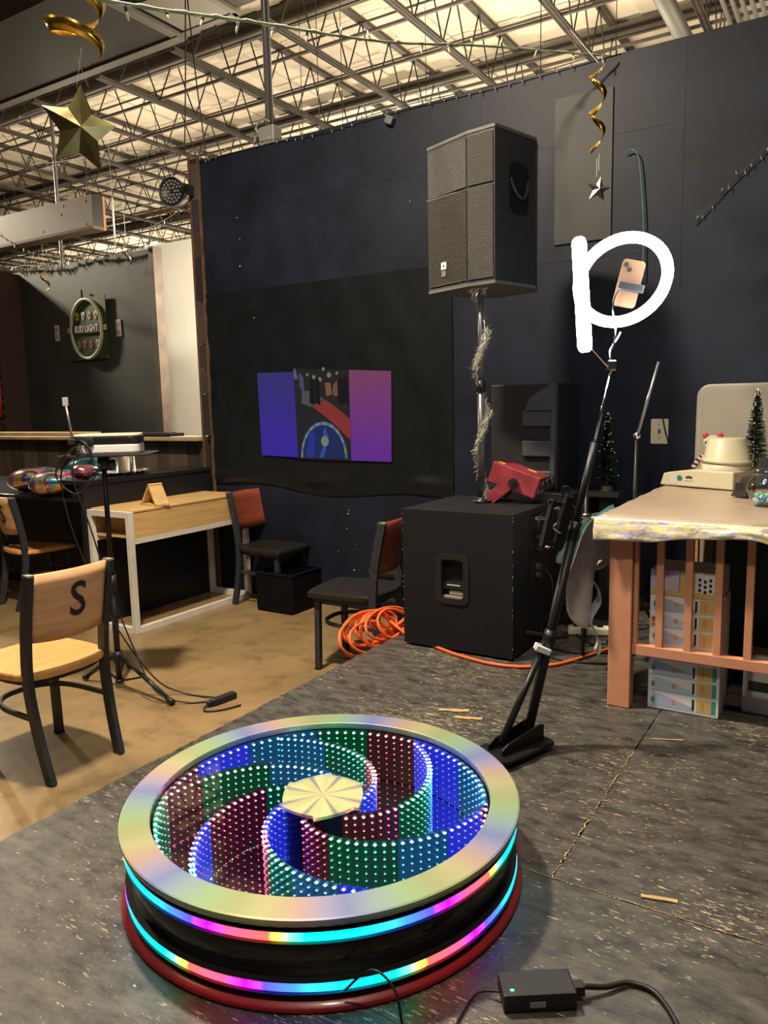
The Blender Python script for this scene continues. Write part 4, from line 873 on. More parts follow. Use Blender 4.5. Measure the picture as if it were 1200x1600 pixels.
# plastic cloth
def film(name, cols, scale, rough, alpha, bump=.6, stretch=None):
    M = foil(name, cols, scale, stretch); B = M.node_tree.nodes['Principled BSDF']; B.inputs['Metallic'].default_value = .15; B.inputs['Roughness'].default_value = rough
    [n for n in M.node_tree.nodes if n.type == 'VALTORGB'][0].color_ramp.interpolation = 'EASE'
    N, L = M.node_tree.nodes, M.node_tree.links; nz = N.new('ShaderNodeTexNoise'); nz.inputs['Scale'].default_value = 38; nz.inputs['Detail'].default_value = 4; tc = N.new('ShaderNodeTexCoord'); L.new(tc.outputs['Object'], nz.inputs['Vector']); bp = N.new('ShaderNodeBump'); bp.inputs['Strength'].default_value = bump; bp.inputs['Distance'].default_value = .01; L.new(nz.outputs['Fac'], bp.inputs['Height']); L.new(bp.outputs[0], B.inputs['Normal'])
    if alpha < 1: B.inputs['Alpha'].default_value = alpha
    return M
FILM = film('iridescent_film', [(.62, .55, .56), (.84, .66, .16), (.56, .48, .62), (.88, .76, .22), (.66, .60, .58), (.44, .40, .60), (.84, .70, .3)], 2.2, .2, 1., stretch=(1.6, 1, 16))  # yellow and violet sheen put into the colour as noise bands
TOPF = mat('cloth_top', (.36, .27, .195), .35, var=.08, scale=3, bump=.25, bscale=9)
TISSUE = film('white_tissue', [(.70, .68, .68), (.62, .58, .66), (.74, .72, .66), (.66, .64, .68)], 6, .5, .92, .3)
ctg = room('table_cloth', 'iridescent white plastic cloth over the railing table', 'tablecloth', 3.776, -1.70, 0)
def topf(uu, vv):
    x = -.05 + uu * 1.50; y = -.045 + vv * 1.6; return (x, y, .7745 + .003 * (noise.noise((x * 6, y * 6, 1)) + .6) - .012 * (max(0, 1 - vv * 18) ** 2) - .01 * (max(0, 1 - uu * 20) ** 2))
MB().grid(topf, 50, 50).build('top_sheet', TOPF, ctg, True)
def frontf(uu, vv):
    x = -.05 + uu * 1.50; dr = .068 + .03 * noise.noise((x * 5, 0, 2)) + .016 * math.sin(x * 9 + 1) ; d = vv * dr
    return (x, -.045 - .014 * math.sin(vv * PI * .6) - .010 * noise.noise((x * 11, vv * 3, 5)) * vv, .765 - d + (.004 if vv == 0 else 0))
MB().grid(frontf, 90, 12).build('front_fall', FILM, ctg, True, solid=.0015)
def leftf(uu, vv):   # hangs down the left side in folds; uu runs away from the viewer
    y = -.045 + uu * 1.2; L_ = .14 + .36 * math.exp(-((uu - .16) / .12) ** 2) + .16 * math.exp(-((uu - .5) / .2) ** 2) + .05 * noise.noise((y * 6, 1, 1)); d = vv * L_
    return (-.05 - .11 * vv ** .7 - .028 * vv * math.sin(y * 26) - .02 * noise.noise((y * 9, d * 6, 4)), y - .05 * vv + .04 * vv * math.sin(uu * 9), .765 - d)
MB().grid(leftf, 70, 22).build('side_fall', TISSUE, ctg, True, solid=.001)
GREENF = mat('green_clear_film', (.10, .30, .22), .25, alpha=.45)
def greenf(uu, vv):
    y = -.06 + uu * .42; d = vv * (.16 + .05 * math.sin(uu * 5)); return (-.06 - .12 * vv ** .7 - .02 * math.sin(uu * 8), y - .05 * vv, .77 - d)
MB().grid(greenf, 24, 14).build('corner_film', GREENF, ctg, True)
def scrap(uu, vv): return (-.075 - .05 * uu + .02 * math.sin(vv * 9), .10 + .10 * uu + .03 * noise.noise((uu * 3, vv * 4, 2)), .46 - vv * .30)
MB().grid(scrap, 10, 20).build('torn_strip', TISSUE, ctg, True, solid=.001)
# printed cartons
BXW = mat('carton_white', (.72, .70, .72), .45, var=.04, scale=6)
YEL = mat('print_yellow', (.58, .41, .14), .45); BLU = mat('print_blue', (.36, .45, .60), .45); LAV = mat('print_lavender', (.50, .46, .62), .45); TEAL = mat('print_teal', (.06, .28, .26), .45); ORG = mat('print_orange', (.62, .27, .10), .45); BRN = mat('print_black', (.02, .02, .025), .5); LBL = mat('print_pale_blue', (.45, .58, .70), .45)
bx = room('drink_carton', 'tall white drink carton printed with bottles and the number 18', 'carton', 3.922, -1.645, 0)
BW, BD, BH = .262, .21, .46
MB().b2((0, 0, .001), (BW, BD, BH)).build('body', BXW, bx, bevel=.002)
def pr_rect(x0, x1, z0, z1, m_, nm, par, k=1, poly=None):
    P = poly or [(x0, z0), (x1, z0), (x1, z1), (x0, z1)]; return MB().add([(x, -.0006 * k, z_) for x, z_ in P], [tuple(range(len(P)))]).build(nm, m_, par)
zs = [.012, .077, .142, .207, .272, .337, .402]
for i, z_ in enumerate(zs):
    if z_ + .055 > BH: z_ = BH - .056
    wv = [(.02 + .008 * k, z_ + .012 + .020 * math.sin(k * .28) ** 2) for k in range(24)]
    pr_rect(0, 0, 0, 0, LBL if i % 2 else BLU, 'wave_print', bx, 1, [(.016, z_)] + [(.02 + .0075 * k, z_ + .055 - .040 * (k / 20) ** 1.3) for k in range(21)] + [(.17, z_)])
    pr_rect(.182, .235, z_ + .002, z_ + .056, YEL, 'logo_block', bx, 1)
    pr_rect(.236, .252, z_ + .002, z_ + .056, TEAL if i < 3 else BLU, 'side_block', bx, 1)
    pr_rect(.166, .174, z_ + .006, z_ + .05, BRN, 'text_block', bx, 2)
    pr_rect(0, 0, 0, 0, ORG, 'fruit_mark', bx, 2, ell(.098, z_ + .026, .008, .010, n=10))
    pr_rect(0, 0, 0, 0, ORG, 'logo_mark', bx, 2, ell(.203, z_ + .03, .006, .02, n=10))
    pr_rect(.013, .027, z_ + .015, z_ + .035, TEAL, 'cap_mark', bx, 2)
    pr_rect(0, BW, z_ - .002, z_ - .0005, LAV, 'panel_line', bx, 2)
pr_rect(.004, .05, .335, .375, YEL, 'number_block', bx, 3)
text('18', 'number_lettering', .042, BRN, bx, frame_m((.027, -.003, .355), (0, 0, 1), (-1, 0, 0)), .0003)
bx2 = room('drink_carton', 'shorter lavender and gold drink case stacked on the tall carton', 'carton', 3.922, -1.645, .4615)
MB().b2((0, 0, 0), (.255, .21, .102)).build('body', BXW, bx2, bevel=.002)
pr_rect(.0, .255, .002, .024, YEL, 'gold_base_print', bx2, 1); pr_rect(.06, .11, .024, .10, LAV, 'lavender_print', bx2, 1); pr_rect(.105, .165, .024, .10, YEL, 'gold_print', bx2, 1); pr_rect(.0, .05, .024, .10, LAV, 'lavender_print', bx2, 1)
for i in range(4):
    for k in range(3): pr_rect(0, 0, 0, 0, BRN, 'small_mark', bx2, 2, ell(.18 + i * .019, .035 + k * .02 - (i % 2) * .006, .006, .007, n=8))
bx3 = room('printed_carton', 'white carton with black print on the floor beside the bottle carton', 'carton', 4.25, -1.52, 0)
MB().b2((0, 0, .001), (.36, .26, .19)).build('body', mat('carton_grey', (.48, .46, .44), .6, var=.05, scale=6), bx3, bevel=.002)
pr_rect(.02, .12, .09, .13, BRN, 'print_bar', bx3, 1); 
for k in range(4): pr_rect(.13 + k * .03, .155 + k * .03, .095 - k * .004, .122 - k * .002, BRN, 'print_bar', bx3, 1)
gb = room('storage_bin', 'dark green plastic bin stored under the rail table', 'bin', 4.06, -1.12, .24)
MB().b2((.02, .02, -.24), (.32, .38, 0)).build('stand', mat('stand_black', (.02, .02, .02), .6), gb)
MB().prism([(0, 0), (.34, 0), (.36, .40), (0, .40)], 0, .40).build('body', mat('dark_green_plastic', (.012, .05, .03), .4), gb, bevel=.02); MB().b2((-.012, -.012, .40), (.372, .412, .43)).build('lid', mat('dark_green_lid', (.016, .07, .04), .4), gb, bevel=.008)
bb_ = room('storage_bin', 'dark blue plastic bin under the rail table at the frame edge', 'bin', 4.50, -1.20, .195)
MB().b2((.0, .0, -.19), (.4, .4, 0)).build('stand', mat('stand_black', (.02, .02, .02), .6), bb_); MB().b2((0, 0, 0), (.42, .4, .26)).build('body', mat('dark_blue_plastic', (.02, .03, .09), .4), bb_, bevel=.02); MB().b2((-.01, -.01, .26), (.43, .41, .285)).build('lid', mat('dark_blue_lid', (.02, .03, .08), .4), bb_, bevel=.008)
# machine with upturned tub
TT = .782
mc = room('white_machine', 'cream machine with a wedge base and upturned tub on the table', 'machine', 3.955, -.58, TT, rad(-24))
CRM = mat('cream_plastic', (.48, .43, .29), .4, var=.03, scale=4)
MB().prism([(-.20, 0), (.20, 0), (.20, .085), (-.02, .085), (-.13, .07), (-.18, .06)], -.12, .12, RX90).build('wedge_base', CRM, mc, bevel=.006)
MB().lathe([(0, .155), (.080, .155), (.088, .147), (.106, .03), (.112, .028), (.114, .0)], 40, (.085, 0, .085)).build('tub', CRM, mc, True)
MB().lathe([(.103, .035), (.114, .035), (.116, .05), (.101, .055)], 40, (.085, 0, .085), Matrix.Rotation(rad(4), 3, 'Y')).build('tub_rim', CRM, mc, True)
MB().lathe([(0, .002), (.013, .002), (.015, 0)], 16, (-.085, -.1205, .04), RX90).build('green_button', mat('button_green', (.02, .16, .10), .4), mc)
MB().b2((-.14, -.1215, .012), (-.10, -.120, .055)).build('grey_panel', mat('panel_grey', (.45, .46, .45), .5), mc)
for k in range(3): MB().box((-.045 + k * .012, -.121, .048 - abs(k - 1) * .002), (.010, .001, .012)).build('logo_mark', BRN, mc)
MB().box((-.033, -.121, .030), (.05, .001, .004)).build('print_line', mat('print_grey', (.3, .3, .28), .5), mc)
# small plush doll
dl = room('plush_doll', 'small white plush doll with red ears and striped limbs behind the tub', 'doll', 3.925, -.33, TT - .0)
dl.scale = (.86, .86, .86)
MB().lathe([(0, .0), (.05, .0), (.055, .04), (.04, .13), (.02, .17)], 18).build('body', mat('plush_white', (.72, .66, .56), .8), dl, True)
hdd = MB().ball((0, 0, .225), .055, 18, 12, (1, .9, .95)).build('head', mat('plush_white', (.72, .66, .56), .8), dl, True)
for s in (-1, 1):
    MB().ball((s * .042, 0, .275), .018, 10, 8).build('ear', mat('plush_red', (.55, .04, .04), .8), dl, True); MB().ball((s * .02 - .01, -.049, .235), .0065, 8, 6).build('eye', BLACKPLASTIC, hdd, True)
    lmb = MB()
    P = catmull([(s * .03, -.02, .16), (s * .07, -.04, .13), (s * .10, -.05, .075)], 5)
    for k in range(len(P) - 1): lmb.cm = k % 2; lmb.tube([P[k], P[k + 1]], .016, 10)
    lmb.build('striped_limb', [mat('plush_white', (.72, .66, .56), .8), mat('stripe_maroon', (.16, .03, .03), .8)], dl, True)
    lmb = MB()
    P = catmull([(s * .02, -.03, .10), (s * .03, -.06, .06), (s * .035, -.07, .01)], 5)
    for k in range(len(P) - 1): lmb.cm = k % 2; lmb.tube([P[k], P[k + 1]], .015, 10)
    lmb.build('striped_limb', [mat('plush_white', (.72, .66, .56), .8), mat('stripe_maroon', (.16, .03, .03), .8)], dl, True)
# bottle brush trees
def brush_tree(label, loc, h, r, seed):
    t = thing('brush_tree', label, 'artificial tree', loc); rg = random.Random(seed); nd = MB(); bz = MB()
    for i in range(1500):
        q = rg.random() ** .8; zz = .05 + q * (h - .05); rad_ = r * (1 - (zz - .05) / (h - .05)) ** .85 + .008; an = rg.uniform(0, 2 * PI); c = Vector((0, 0, zz)); d = Vector((math.cos(an), math.sin(an), rg.uniform(-.25, .35))) * rad_ * rg.uniform(.75, 1.1); s = Vector((-math.sin(an), math.cos(an), .3)) * .0038
        nd.add([c + d * .2 - s, c + d * .2 + s, c + d + s * .5, c + d - s * .5], [(0, 1, 2, 3)])
        if i % 28 == 0: bz.octa(c + d * .98, .0045)
    o = nd.build('needles', mat('dark_needles', (.025, .06, .035), .6), t); o['kind'] = 'stuff'
    MB().tube([(0, 0, .02), (0, 0, h)], .005, 6).build('stem', mat('stem_wire', (.05, .05, .04), .5), t); MB().lathe([(0, .03), (.028, .03), (.034, 0), (0, 0)], 14).build('base', mat('tree_base', (.06, .04, .03), .7), t)
    o = bz.build('frost_beads', mat('frost_bead', (.7, .75, .72), .3), t); o['kind'] = 'stuff'
    MB().ball((0, 0, h + .004), .007, 8, 6).build('tip_bead', mat('frost_bead', (.7, .75, .72), .3), t, True)
    return t
brush_tree('dark green bottle brush tree on the table before the beige folding table', W(4.125, -.28, TT), .465, .072, 3)
brush_tree('shadowed green bottle brush tree standing behind the camera arm', W(3.40, -.42, .716), .42, .058, 5)
pl_ = room('tree_plinth', 'narrow black stand holding the shadowed tree', 'stand', 3.40, -.42, 0); MB().b2((-.09, -.09, .69), (.09, .09, .715)).build('top', BLACKPLASTIC, pl_); MB().b2((-.03, -.03, .02), (.03, .03, .69)).build('column', BLACKPLASTIC, pl_); MB().b2((-.09, -.09, 0), (.09, .09, .02)).build('foot', BLACKPLASTIC, pl_)
# fish bowl with coloured pebbles
fb = room('fish_bowl', 'clear round glass bowl with blue and green pebbles', 'fish bowl', 4.285, -1.24, TT - .002)
GLS = D.materials.new('clear_glass'); GLS.use_nodes = True; N, L = GLS.node_tree.nodes, GLS.node_tree.links; N.clear()
out = N.new('ShaderNodeOutputMaterial'); mx = N.new('ShaderNodeMixShader'); tr = N.new('ShaderNodeBsdfTransparent'); gl = N.new('ShaderNodeBsdfGlossy'); gl.inputs['Roughness'].default_value = .04; tr.inputs[0].default_value = (.90, .93, .92, 1); lw = N.new('ShaderNodeLayerWeight'); lw.inputs['Blend'].default_value = .25
L.new(lw.outputs['Facing'], mx.inputs[0]); L.new(tr.outputs[0], mx.inputs[1]); L.new(gl.outputs[0], mx.inputs[2]); L.new(mx.outputs[0], out.inputs[0])
bp_ = [(.001, .004), (.045, .004), (.068, .022), (.084, .058), (.080, .092), (.062, .118), (.058, .126), (.064, .130), (.064, .136), (.058, .140), (.058, .150)]
MB().lathe(bp_, 40).build('glass', GLS, fb, True)
pb = [mat('pebble_%d' % i, c, .35) for i, c in enumerate([(.10, .40, .45), (.20, .45, .22), (.35, .60, .65), (.05, .22, .40), (.55, .62, .40)])]
mb = MB()
for i in range(95):
    an = random.uniform(0, 2 * PI); r = .058 * random.random() ** .5; mb.cm = random.randrange(5); mb.ball((r * math.cos(an), r * math.sin(an), .014 + random.uniform(0, .028)), random.uniform(.007, .012), 6, 4)
o = mb.build('pebbles', pb, fb, True); o['kind'] = 'stuff'
ch = room('card_holder', 'small black card holder leaning beside the glass bowl', 'card holder', 4.16, -.98, TT, rad(-30))
MB().prism([(-.045, 0), (.035, .0), (.045, .085), (.015, .09)], -.03, .03, RX90).build('body', mat('dark_holder', (.03, .025, .022), .4), ch, bevel=.003); MB().b2((-.02, -.0315, .03), (.02, -.030, .06)).build('slot', BLACKPLASTIC, ch)
tbk = room('tablet_stand', 'dark slanted tablet at the frame edge on the table', 'tablet', 4.26, -.62, TT, rad(10))
MB().box((0, 0, .075), (.16, .01, .15), M=Matrix.Rotation(rad(-18), 3, 'X')).build('screen', mat('tablet_dark', (.02, .022, .026), .25), tbk, bevel=.004); MB().box((0, .035, .04), (.06, .008, .095), M=Matrix.Rotation(rad(30), 3, 'X')).build('prop', BLACKPLASTIC, tbk)
# script sign
sg = room('word_sign', 'white bent wire sign standing at the frame edge on the table', 'sign', 4.20, -.50, TT)
MB().tube([(.11, 0, 0), (.11, 0, .22)], .004, 6).build('stake', CHROME, sg); MB().b2((.06, -.04, 0), (.16, .04, .01)).build('foot', CHROME, sg)
for k in range(4): MB().tube(catmull([(.075, -.005, .35 - k * .05), (.085, -.006, .38 - k * .05), (.10, -.005, .36 - k * .05), (.112, -.005, .385 - k * .05)], 5), .004, 6).build('wire_stroke', mat('sign_white', (.7, .68, .62), .4), sg, True)
MB().tube([(.11, 0, .22), (.11, 0, .40)], .003, 6).build('spine', CHROME, sg)
# folded table leaning on the wall
ft = room('folding_table', 'beige folding table stood on end against the black wall', 'folding table', 4.17, -.055, 0.0)
P = rrect(.76, 1.29, .07, 7)
MB().prism([(x, y + .645) for x, y in P], .0, .04, Matrix.Rotation(rad(-2), 3, 'X') @ RX90).build('top', mat('beige_plastic', (.33, .295, .24), .5, var=.05, scale=4, bump=.05), ft, bevel=.012)
MB().prism([(x * .93, y * .955 + .645) for x, y in P], .04, .043, Matrix.Rotation(rad(-2), 3, 'X') @ RX90).build('inner_panel', mat('beige_inner', (.30, .268, .215), .55, var=.05, scale=4), ft)
# microphone stands and power strip behind the table
ms = room('boom_stand', 'black microphone stand with a boom arm rising behind the table', 'microphone stand', 3.60, -.62, 0)
MB().tube([(0, 0, .2), (.005, 0, 1.03)], .010, 10).build('pole', BLACKMETAL, ms, True); MB().tube([(.005, 0, 1.02), (.105, 0, 1.40)], .008, 8).build('boom', mat('grey_tube', (.35, .36, .38), .3, .8), ms, True); MB().ball((.005, 0, 1.03), .02, 10, 8).build('joint', CHROME, ms, True)
for an in (20, 140, 260): MB().tube([(0, 0, .24), (.13 * math.cos(rad(an)), .13 * math.sin(rad(an)), .01)], .009, 8).build('leg', BLACKMETAL, ms, True)
ms2 = room('music_stand', 'black tripod stand half hidden behind the camera arm', 'tripod stand', 3.47, -1.02, 0)
MB().tube([(0, 0, .05), (0, 0, .80)], .011, 10).build('pole', BLACKMETAL, ms2, True); MB().tube([(-.012, 0, .64), (.07, .0, .66)], .007, 8).build('wing_screw', mat('brass_plug', (.5, .42, .25), .3, 1.), ms2, True)
for z_ in (.18, .30, .38): MB().ball((0, 0, z_), .02, 10, 8).build('joint', BLACKPLASTIC, ms2, True)
for an in (-75, 40, 165): MB().tube([(0, 0, .42), (.19 * math.cos(rad(an)), .19 * math.sin(rad(an)), .012)], .009, 8).build('leg', BLACKMETAL, ms2, True)
pst = room('power_strip', 'cream power strip lying on the stage behind the post', 'power strip', 3.46, -.80, 0, rad(20))
MB().b2((-.14, -.03, .001), (.14, .03, .045)).build('body', mat('cream_strip', (.70, .64, .48), .5), pst, bevel=.01)
for k in range(4): MB().b2((-.11 + k * .06, -.015, .045), (-.08 + k * .06, .015, .0465)).build('outlet', BLACKPLASTIC, pst)
for i, P in enumerate(([W(3.35, -.9, .006), W(3.28, -1.05, .006), W(3.42, -1.15, .006), W(3.62, -1.05, .006), W(3.55, -.9, .006)], [W(3.30, -1.2, .006), W(3.45, -1.28, .006), W(3.68, -1.2, .006), W(3.72, -1.0, .006)], [W(3.33, -.8, .006), W(3.5, -.98, .006), W(3.7, -1.1, .006), W(3.66, -1.3, .006)])):
    world_cable('floor_cable', ['black cable coiled on the stage behind the subwoofer corner', 'black cable curving past the foot of the tripod stand', 'black cable trailing from the power strip towards the post'][i], P, .005)
# orange extension cord: long run and the coil at the stage edge
ORGC = mat('orange_cord', (.80, .13, .03), .45)
oc = [( .02, 4.02, .06), (.10, 3.92, .02), (.165, 3.83, .010), (.235, 3.735, .009), (.33, 3.60, .009), (.465, 3.465, .009), (.57, 3.41, .009), (.662, 3.40, .009), (.76, 3.415, .009), (.85, 3.46, .009), (.95, 3.53, .009), (1.06, 3.61, .009), (1.2, 3.7, .009)]
ec = D.objects.new('extension_cord', None); COL.objects.link(ec); tag(ec, 'orange extension cord coiled at the stage edge and run across', 'extension cord'); ec.location = (0, 0, 0)
MB().tube(catmull(oc, 8), .008, 8).build('run', ORGC, ec, True)
rg = random.Random(4); E_ = Vector((-.0, 3.93, .03)); vv_ = Vector((.53, .848, 0)); pts = []
for k in range(9):
    cx = E_ + vv_ * rg.uniform(-.12, .10) + Vector((rg.uniform(-.10, .02), 0, rg.uniform(-.01, .03))); rA, rB = rg.uniform(.10, .22), rg.uniform(.05, .10); tw = rg.uniform(-.4, .4)
    for q in range(8):
        an = q * PI / 4; d = vv_ * (rA * math.cos(an)) + Vector((-.12 * math.sin(an) * .4, 0, rB * math.sin(an))) ; p = cx + Vector((d.x * math.cos(tw) - d.y * math.sin(tw) * .3, d.y, d.z)); p.z = max(p.z, .012 if (p - K).dot(U) > 2.545 else -.20); pts.append(p)
MB().tube(catmull(pts, 5), .008, 7).build('coil', ORGC, ec, True)

# ================================================================== HANGING THINGS, SIGN, STRING LIGHTS
sgn = room('bar_sign', 'green hanging bar sign with a pale ring reading BUD LIGHT', 'sign', -4.02, 1.975, 2.265)
MB().b2((-.38, -.012, -.39), (.38, .0, .40)).build('board', mat('dark_green_board', (.035, .06, .022), .5, var=.3, scale=3), sgn)
rp = []; n = 48
mb = MB(); mb.tube([(.305 * math.cos(2 * PI * i / n), -.026, .375 * math.sin(2 * PI * i / n)) for i in range(n)], .022, 8, True); mb.build('ring_tube', mat('ring_frost', (.36, .37, .30), .4), sgn, True)
MB().b2((-.36, -.03, -.055), (.36, -.013, .055)).build('name_band', mat('navy_band', (.02, .02, .05), .5), sgn)
MB().b2((-.38, -.034, -.035), (-.30, -.012, .035)).b2((.30, -.034, -.035), (.38, -.012, .035)).build('band_clip', mat('clip_pale', (.3, .28, .24), .5), sgn)
text('BUD LIGHT', 'name_lettering', .118, mat('sign_letter_white', (.62, .58, .56), .4), sgn, frame_m((0, -.0315, 0), (1, 0, 0), (0, 0, 1)), .002, sx=.78, bold=.003)
for r_, zz, cs in ((0, .17, ((.5, .45, .05), (.55, .55, .5), (.5, .3, .25), (.45, .5, .12))), (1, -.19, ((.3, .25, .25), (.45, .18, .16), (.35, .12, .12), (.4, .38, .5)))):
    for k in range(4):
        x = -.19 + k * .125; MB().prism([(q[0] * (1 if r_ == 0 or k < 3 else .9), q[1]) for q in (ell(0, 0, .034, .055, n=12) if k % 2 == 0 else [(-.03, .05), (.03, .05), (.033, 0), (0, -.06), (-.033, 0)])], 0, .006, RX90, (x, -.012, zz)).build('crest', mat('crest_%d%d' % (r_, k), cs[k], .5), sgn); MB().prism(ell(0, 0, .014, .022, n=10), 0, .003, RX90, (x, -.018, zz)).build('crest_mark', mat('crest_dark', (.08, .05, .05), .5), sgn)
MB().tube([(-.06, -.015, .36), (-.06, -.015, .50)], .012, 8).build('hanger', BLACKPLASTIC, sgn)
for a_, z_, lb in ((-4.69, 2.26, 'dim grey outlet plate on the left of the bar sign'), (-3.455, 2.245, 'pale outlet plate between the bar sign and the brown trim')):
    o = room('outlet_plate', lb, 'outlet', a_, 1.998, z_); MB().prism(rrect(.085, .21, .008), 0, .008, RX90).build('plate', mat('plate_grey', (.5, .47, .46), .5), o)
    for q in (-.045, .045): MB().prism(rrect(.04, .05, .01), .008, .011, RX90, (0, 0, q)).build('socket', mat('plate_dark', (.25, .24, .23), .5), o)
hb = room('hanging_fascia', 'long pale fascia box with brown edges hung over the bar', 'fascia box', -2.8, 1.20, 3.225)
MB().b2((-2.3, 0, .03), (0, .02, .365)).build('face_panel', mat('fascia_grey', (.42, .38, .33), .55, var=.1, scale=3), hb); MB().b2((-2.3, -.01, 0), (.005, .17, .03)).build('bottom_edge', mat('brown_edge', (.10, .055, .035), .6), hb); MB().b2((-.0, .0, .03), (.006, .14, .365)).build('end_panel', BLACKPLASTIC, hb); MB().b2((0, .14, .0), (.008, .17, .37)).build('end_strip', mat('orange_edge', (.28, .13, .05), .5), hb); MB().b2((-2.3, .15, .03), (0, .17, .365)).build('rear_panel', mat('fascia_grey', (.42, .38, .33), .55), hb); MB().b2((-2.3, .02, .35), (0, .15, .365)).build('roof_panel', mat('fascia_grey', (.42, .38, .33), .55), hb)
for x, z_ in ((-.1, .30), (-.5, .31), (-.12, .06), (-.9, .08), (-.55, .22)): MB().lathe([(0, .002), (.012, .001), (.013, 0)], 8, (x, 0, z_), RX90).build('screw', mat('dark_screw', (.1, .08, .06), .5), hb)
MB().tube([(-.15, .08, .365), (-.15, .08, 1.9)], .006, 6).build('hanger_rod', DARKSTEEL, hb); MB().tube([(-2.0, .08, .365), (-2.0, .08, 1.9)], .006, 6).build('hanger_rod', DARKSTEEL, hb); MB().ball((-.15, .08, .385), .035, 10, 6).build('rod_cap', BLACKPLASTIC, hb)
par = room('par_light', 'round black LED stage light fixed to the wooden post', 'stage light', -.17, -.11, 2.925)
PM = Matrix.Rotation(rad(14), 3, 'Z') @ RX90
MB().lathe([(0, -.10), (.08, -.10), (.10, -.06), (.108, .0), (.108, .03), (.098, .03), (.098, .012), (0, .012)], 28, (0, 0, 0), PM).build('housing', BLACKPLASTIC, par, True)
dm = mat('diode_lens', (.22, .22, .24), .25)
dots = [(0, 0)] + [(.03 * math.cos(k * PI / 3), .03 * math.sin(k * PI / 3)) for k in range(6)] + [(.056 * math.cos(k * PI / 6), .056 * math.sin(k * PI / 6)) for k in range(12)] + [(.081 * math.cos(k * PI / 9), .081 * math.sin(k * PI / 9)) for k in range(18)]
for k, (x, y) in enumerate(dots[1:]): MB().lathe([(0, .018), (.0085, .016), (.0095, .010)], 8, PM @ Vector((x, y, 0)), PM).build('diode', dm, par)
MB().b2((.09, -.01, -.02), (.15, .02, .02)).build('yoke', BLACKPLASTIC, par); MB().b2((.13, -.01, -.04), (.15, .095, .04)).build('clamp', BLACKPLASTIC, par)

def ribbon(name, label, c, turns, r0, r1, h, wd, rot=0., m_=GOLD, taper=True):
    t = thing(name, label, 'swirl decoration', c); mb = MB(); n = int(turns * 26); vs = []
    for i in range(n + 1):
        q = i / n; an = rot + q * turns * 2 * PI; r = r0 + (r1 - r0) * q; w_ = wd * (math.sin(PI * min(1, q * 1.02 + .02)) ** .35 if taper else 1); z_ = -h * q
        e = Vector((math.cos(an) * r, math.sin(an) * r, z_)); vs += [e + Vector((math.cos(an) * w_ * .3, math.sin(an) * w_ * .3, w_ / 2)), e - Vector((math.cos(an) * w_ * .3, math.sin(an) * w_ * .3, w_ / 2))]
    mb.add(vs, [(2 * i, 2 * i + 1, 2 * i + 3, 2 * i + 2) for i in range(n)]).build('ribbon', m_, t, True, solid=.0008)
    return t
sw = ribbon('foil_swirl', 'large gold foil swirl hanging above the gold star', (-1.045, 2.9, 2.72), 2.1, .105, .085, .27, .045, 1.2)
MB().tube([(0, 0, -.27), (0, .1, -.33)], .001, 4).build('thread', WHITEPAINT, sw); MB().tube([(0, 0, 0), (0, 0, 1.5)], .0012, 4).build('thread', WHITEPAINT, sw)
star = thing('foil_star', 'puffy gold foil star hanging by a thread at upper left', 'star decoration', (-1.09, 3.0, 2.245))
mb = MB(); pts = []
for k in range(10):
    r = .158 if k % 2 == 0 else .080; an = rad(84 + 36 * k); pts.append((r * math.cos(an) * .86, 0, r * math.sin(an)))
mb.add(pts + [(0, -.035, 0), (0, .035, 0)], [(k, (k + 1) % 10, 10) for k in range(10)] + [((k + 1) % 10, k, 11) for k in range(10)])
mb.build('body', mat('dull_gold_foil', (.17, .145, .06), .36, .9, var=.3, scale=6, bump=.2), star); MB().tube([(0, 0, .14), (.02, -.04, .27)], .001, 4).build('thread', WHITEPAINT, star)
star.rotation_euler = (0, 0, rad(30))
s2 = ribbon('foil_swirl', 'slim gold foil swirl hanging from the wall top by the loudspeaker', W(3.46, -.90, 2.76), 2.6, .034, .028, .42, .03, .3)
MB().tube([(0, 0, -.42), (0, 0, -.50)], .001, 4).build('thread', WHITEPAINT, s2); MB().tube([(0, 0, 0), (-.05, .35, .30)], .0012, 4).build('thread', WHITEPAINT, s2)
st2 = thing('foil_star', 'small pale foil star under the slim gold swirl', 'star decoration', W(3.47, -.90, 2.20)); mb = MB(); pts = []
for k in range(10):
    r = .06 if k % 2 == 0 else .026; an = rad(80 + 36 * k); pts.append((r * math.cos(an), 0, r * math.sin(an)))
mb.add(pts + [(0, -.02, 0), (0, .02, 0)], [(k, (k + 1) % 10, 10) for k in range(10)] + [((k + 1) % 10, k, 11) for k in range(10)]).build('body', mat('dark_foil', (.10, .10, .11), .3, .8), st2); MB().tube([(0, 0, .085), (0, 0, .16)], .001, 4).build('thread', WHITEPAINT, st2)
for c, lb, h_ in ((W(-3.05, 1.85, 3.25), 'silver foil swirl hanging before the grey bar wall', .36), (W(-4.45, 1.7, 3.05), 'dark gold foil swirl hanging near the bar sign', .30)):
    q = ribbon('foil_swirl', lb, c, 1.3, .06, .05, h_, .035, .5, mat('silver_foil', (.5, .48, .42), .25, 1.) if 'silver' in lb else GOLD); MB().tube([(0, 0, 0), (0, 0, .42)], .0015, 4).build('thread', WHITEPAINT, q)
for a_, z0, lb in ((-3.24, 3.19, 'white hanging tube cord left of the brown trim'),): o = room('hanging_tube', lb, 'hanging tube', a_, 1.85, z0); MB().tube([(0, 0, 0), (0, 0, .56)], .011, 8).build('tube', mat('white_tube_lamp', (.85, .82, .75), .4), o, True); MB().tube([(0, 0, .56), (0, 0, 1.2)], .002, 4).build('wire', WHITEPAINT, o)
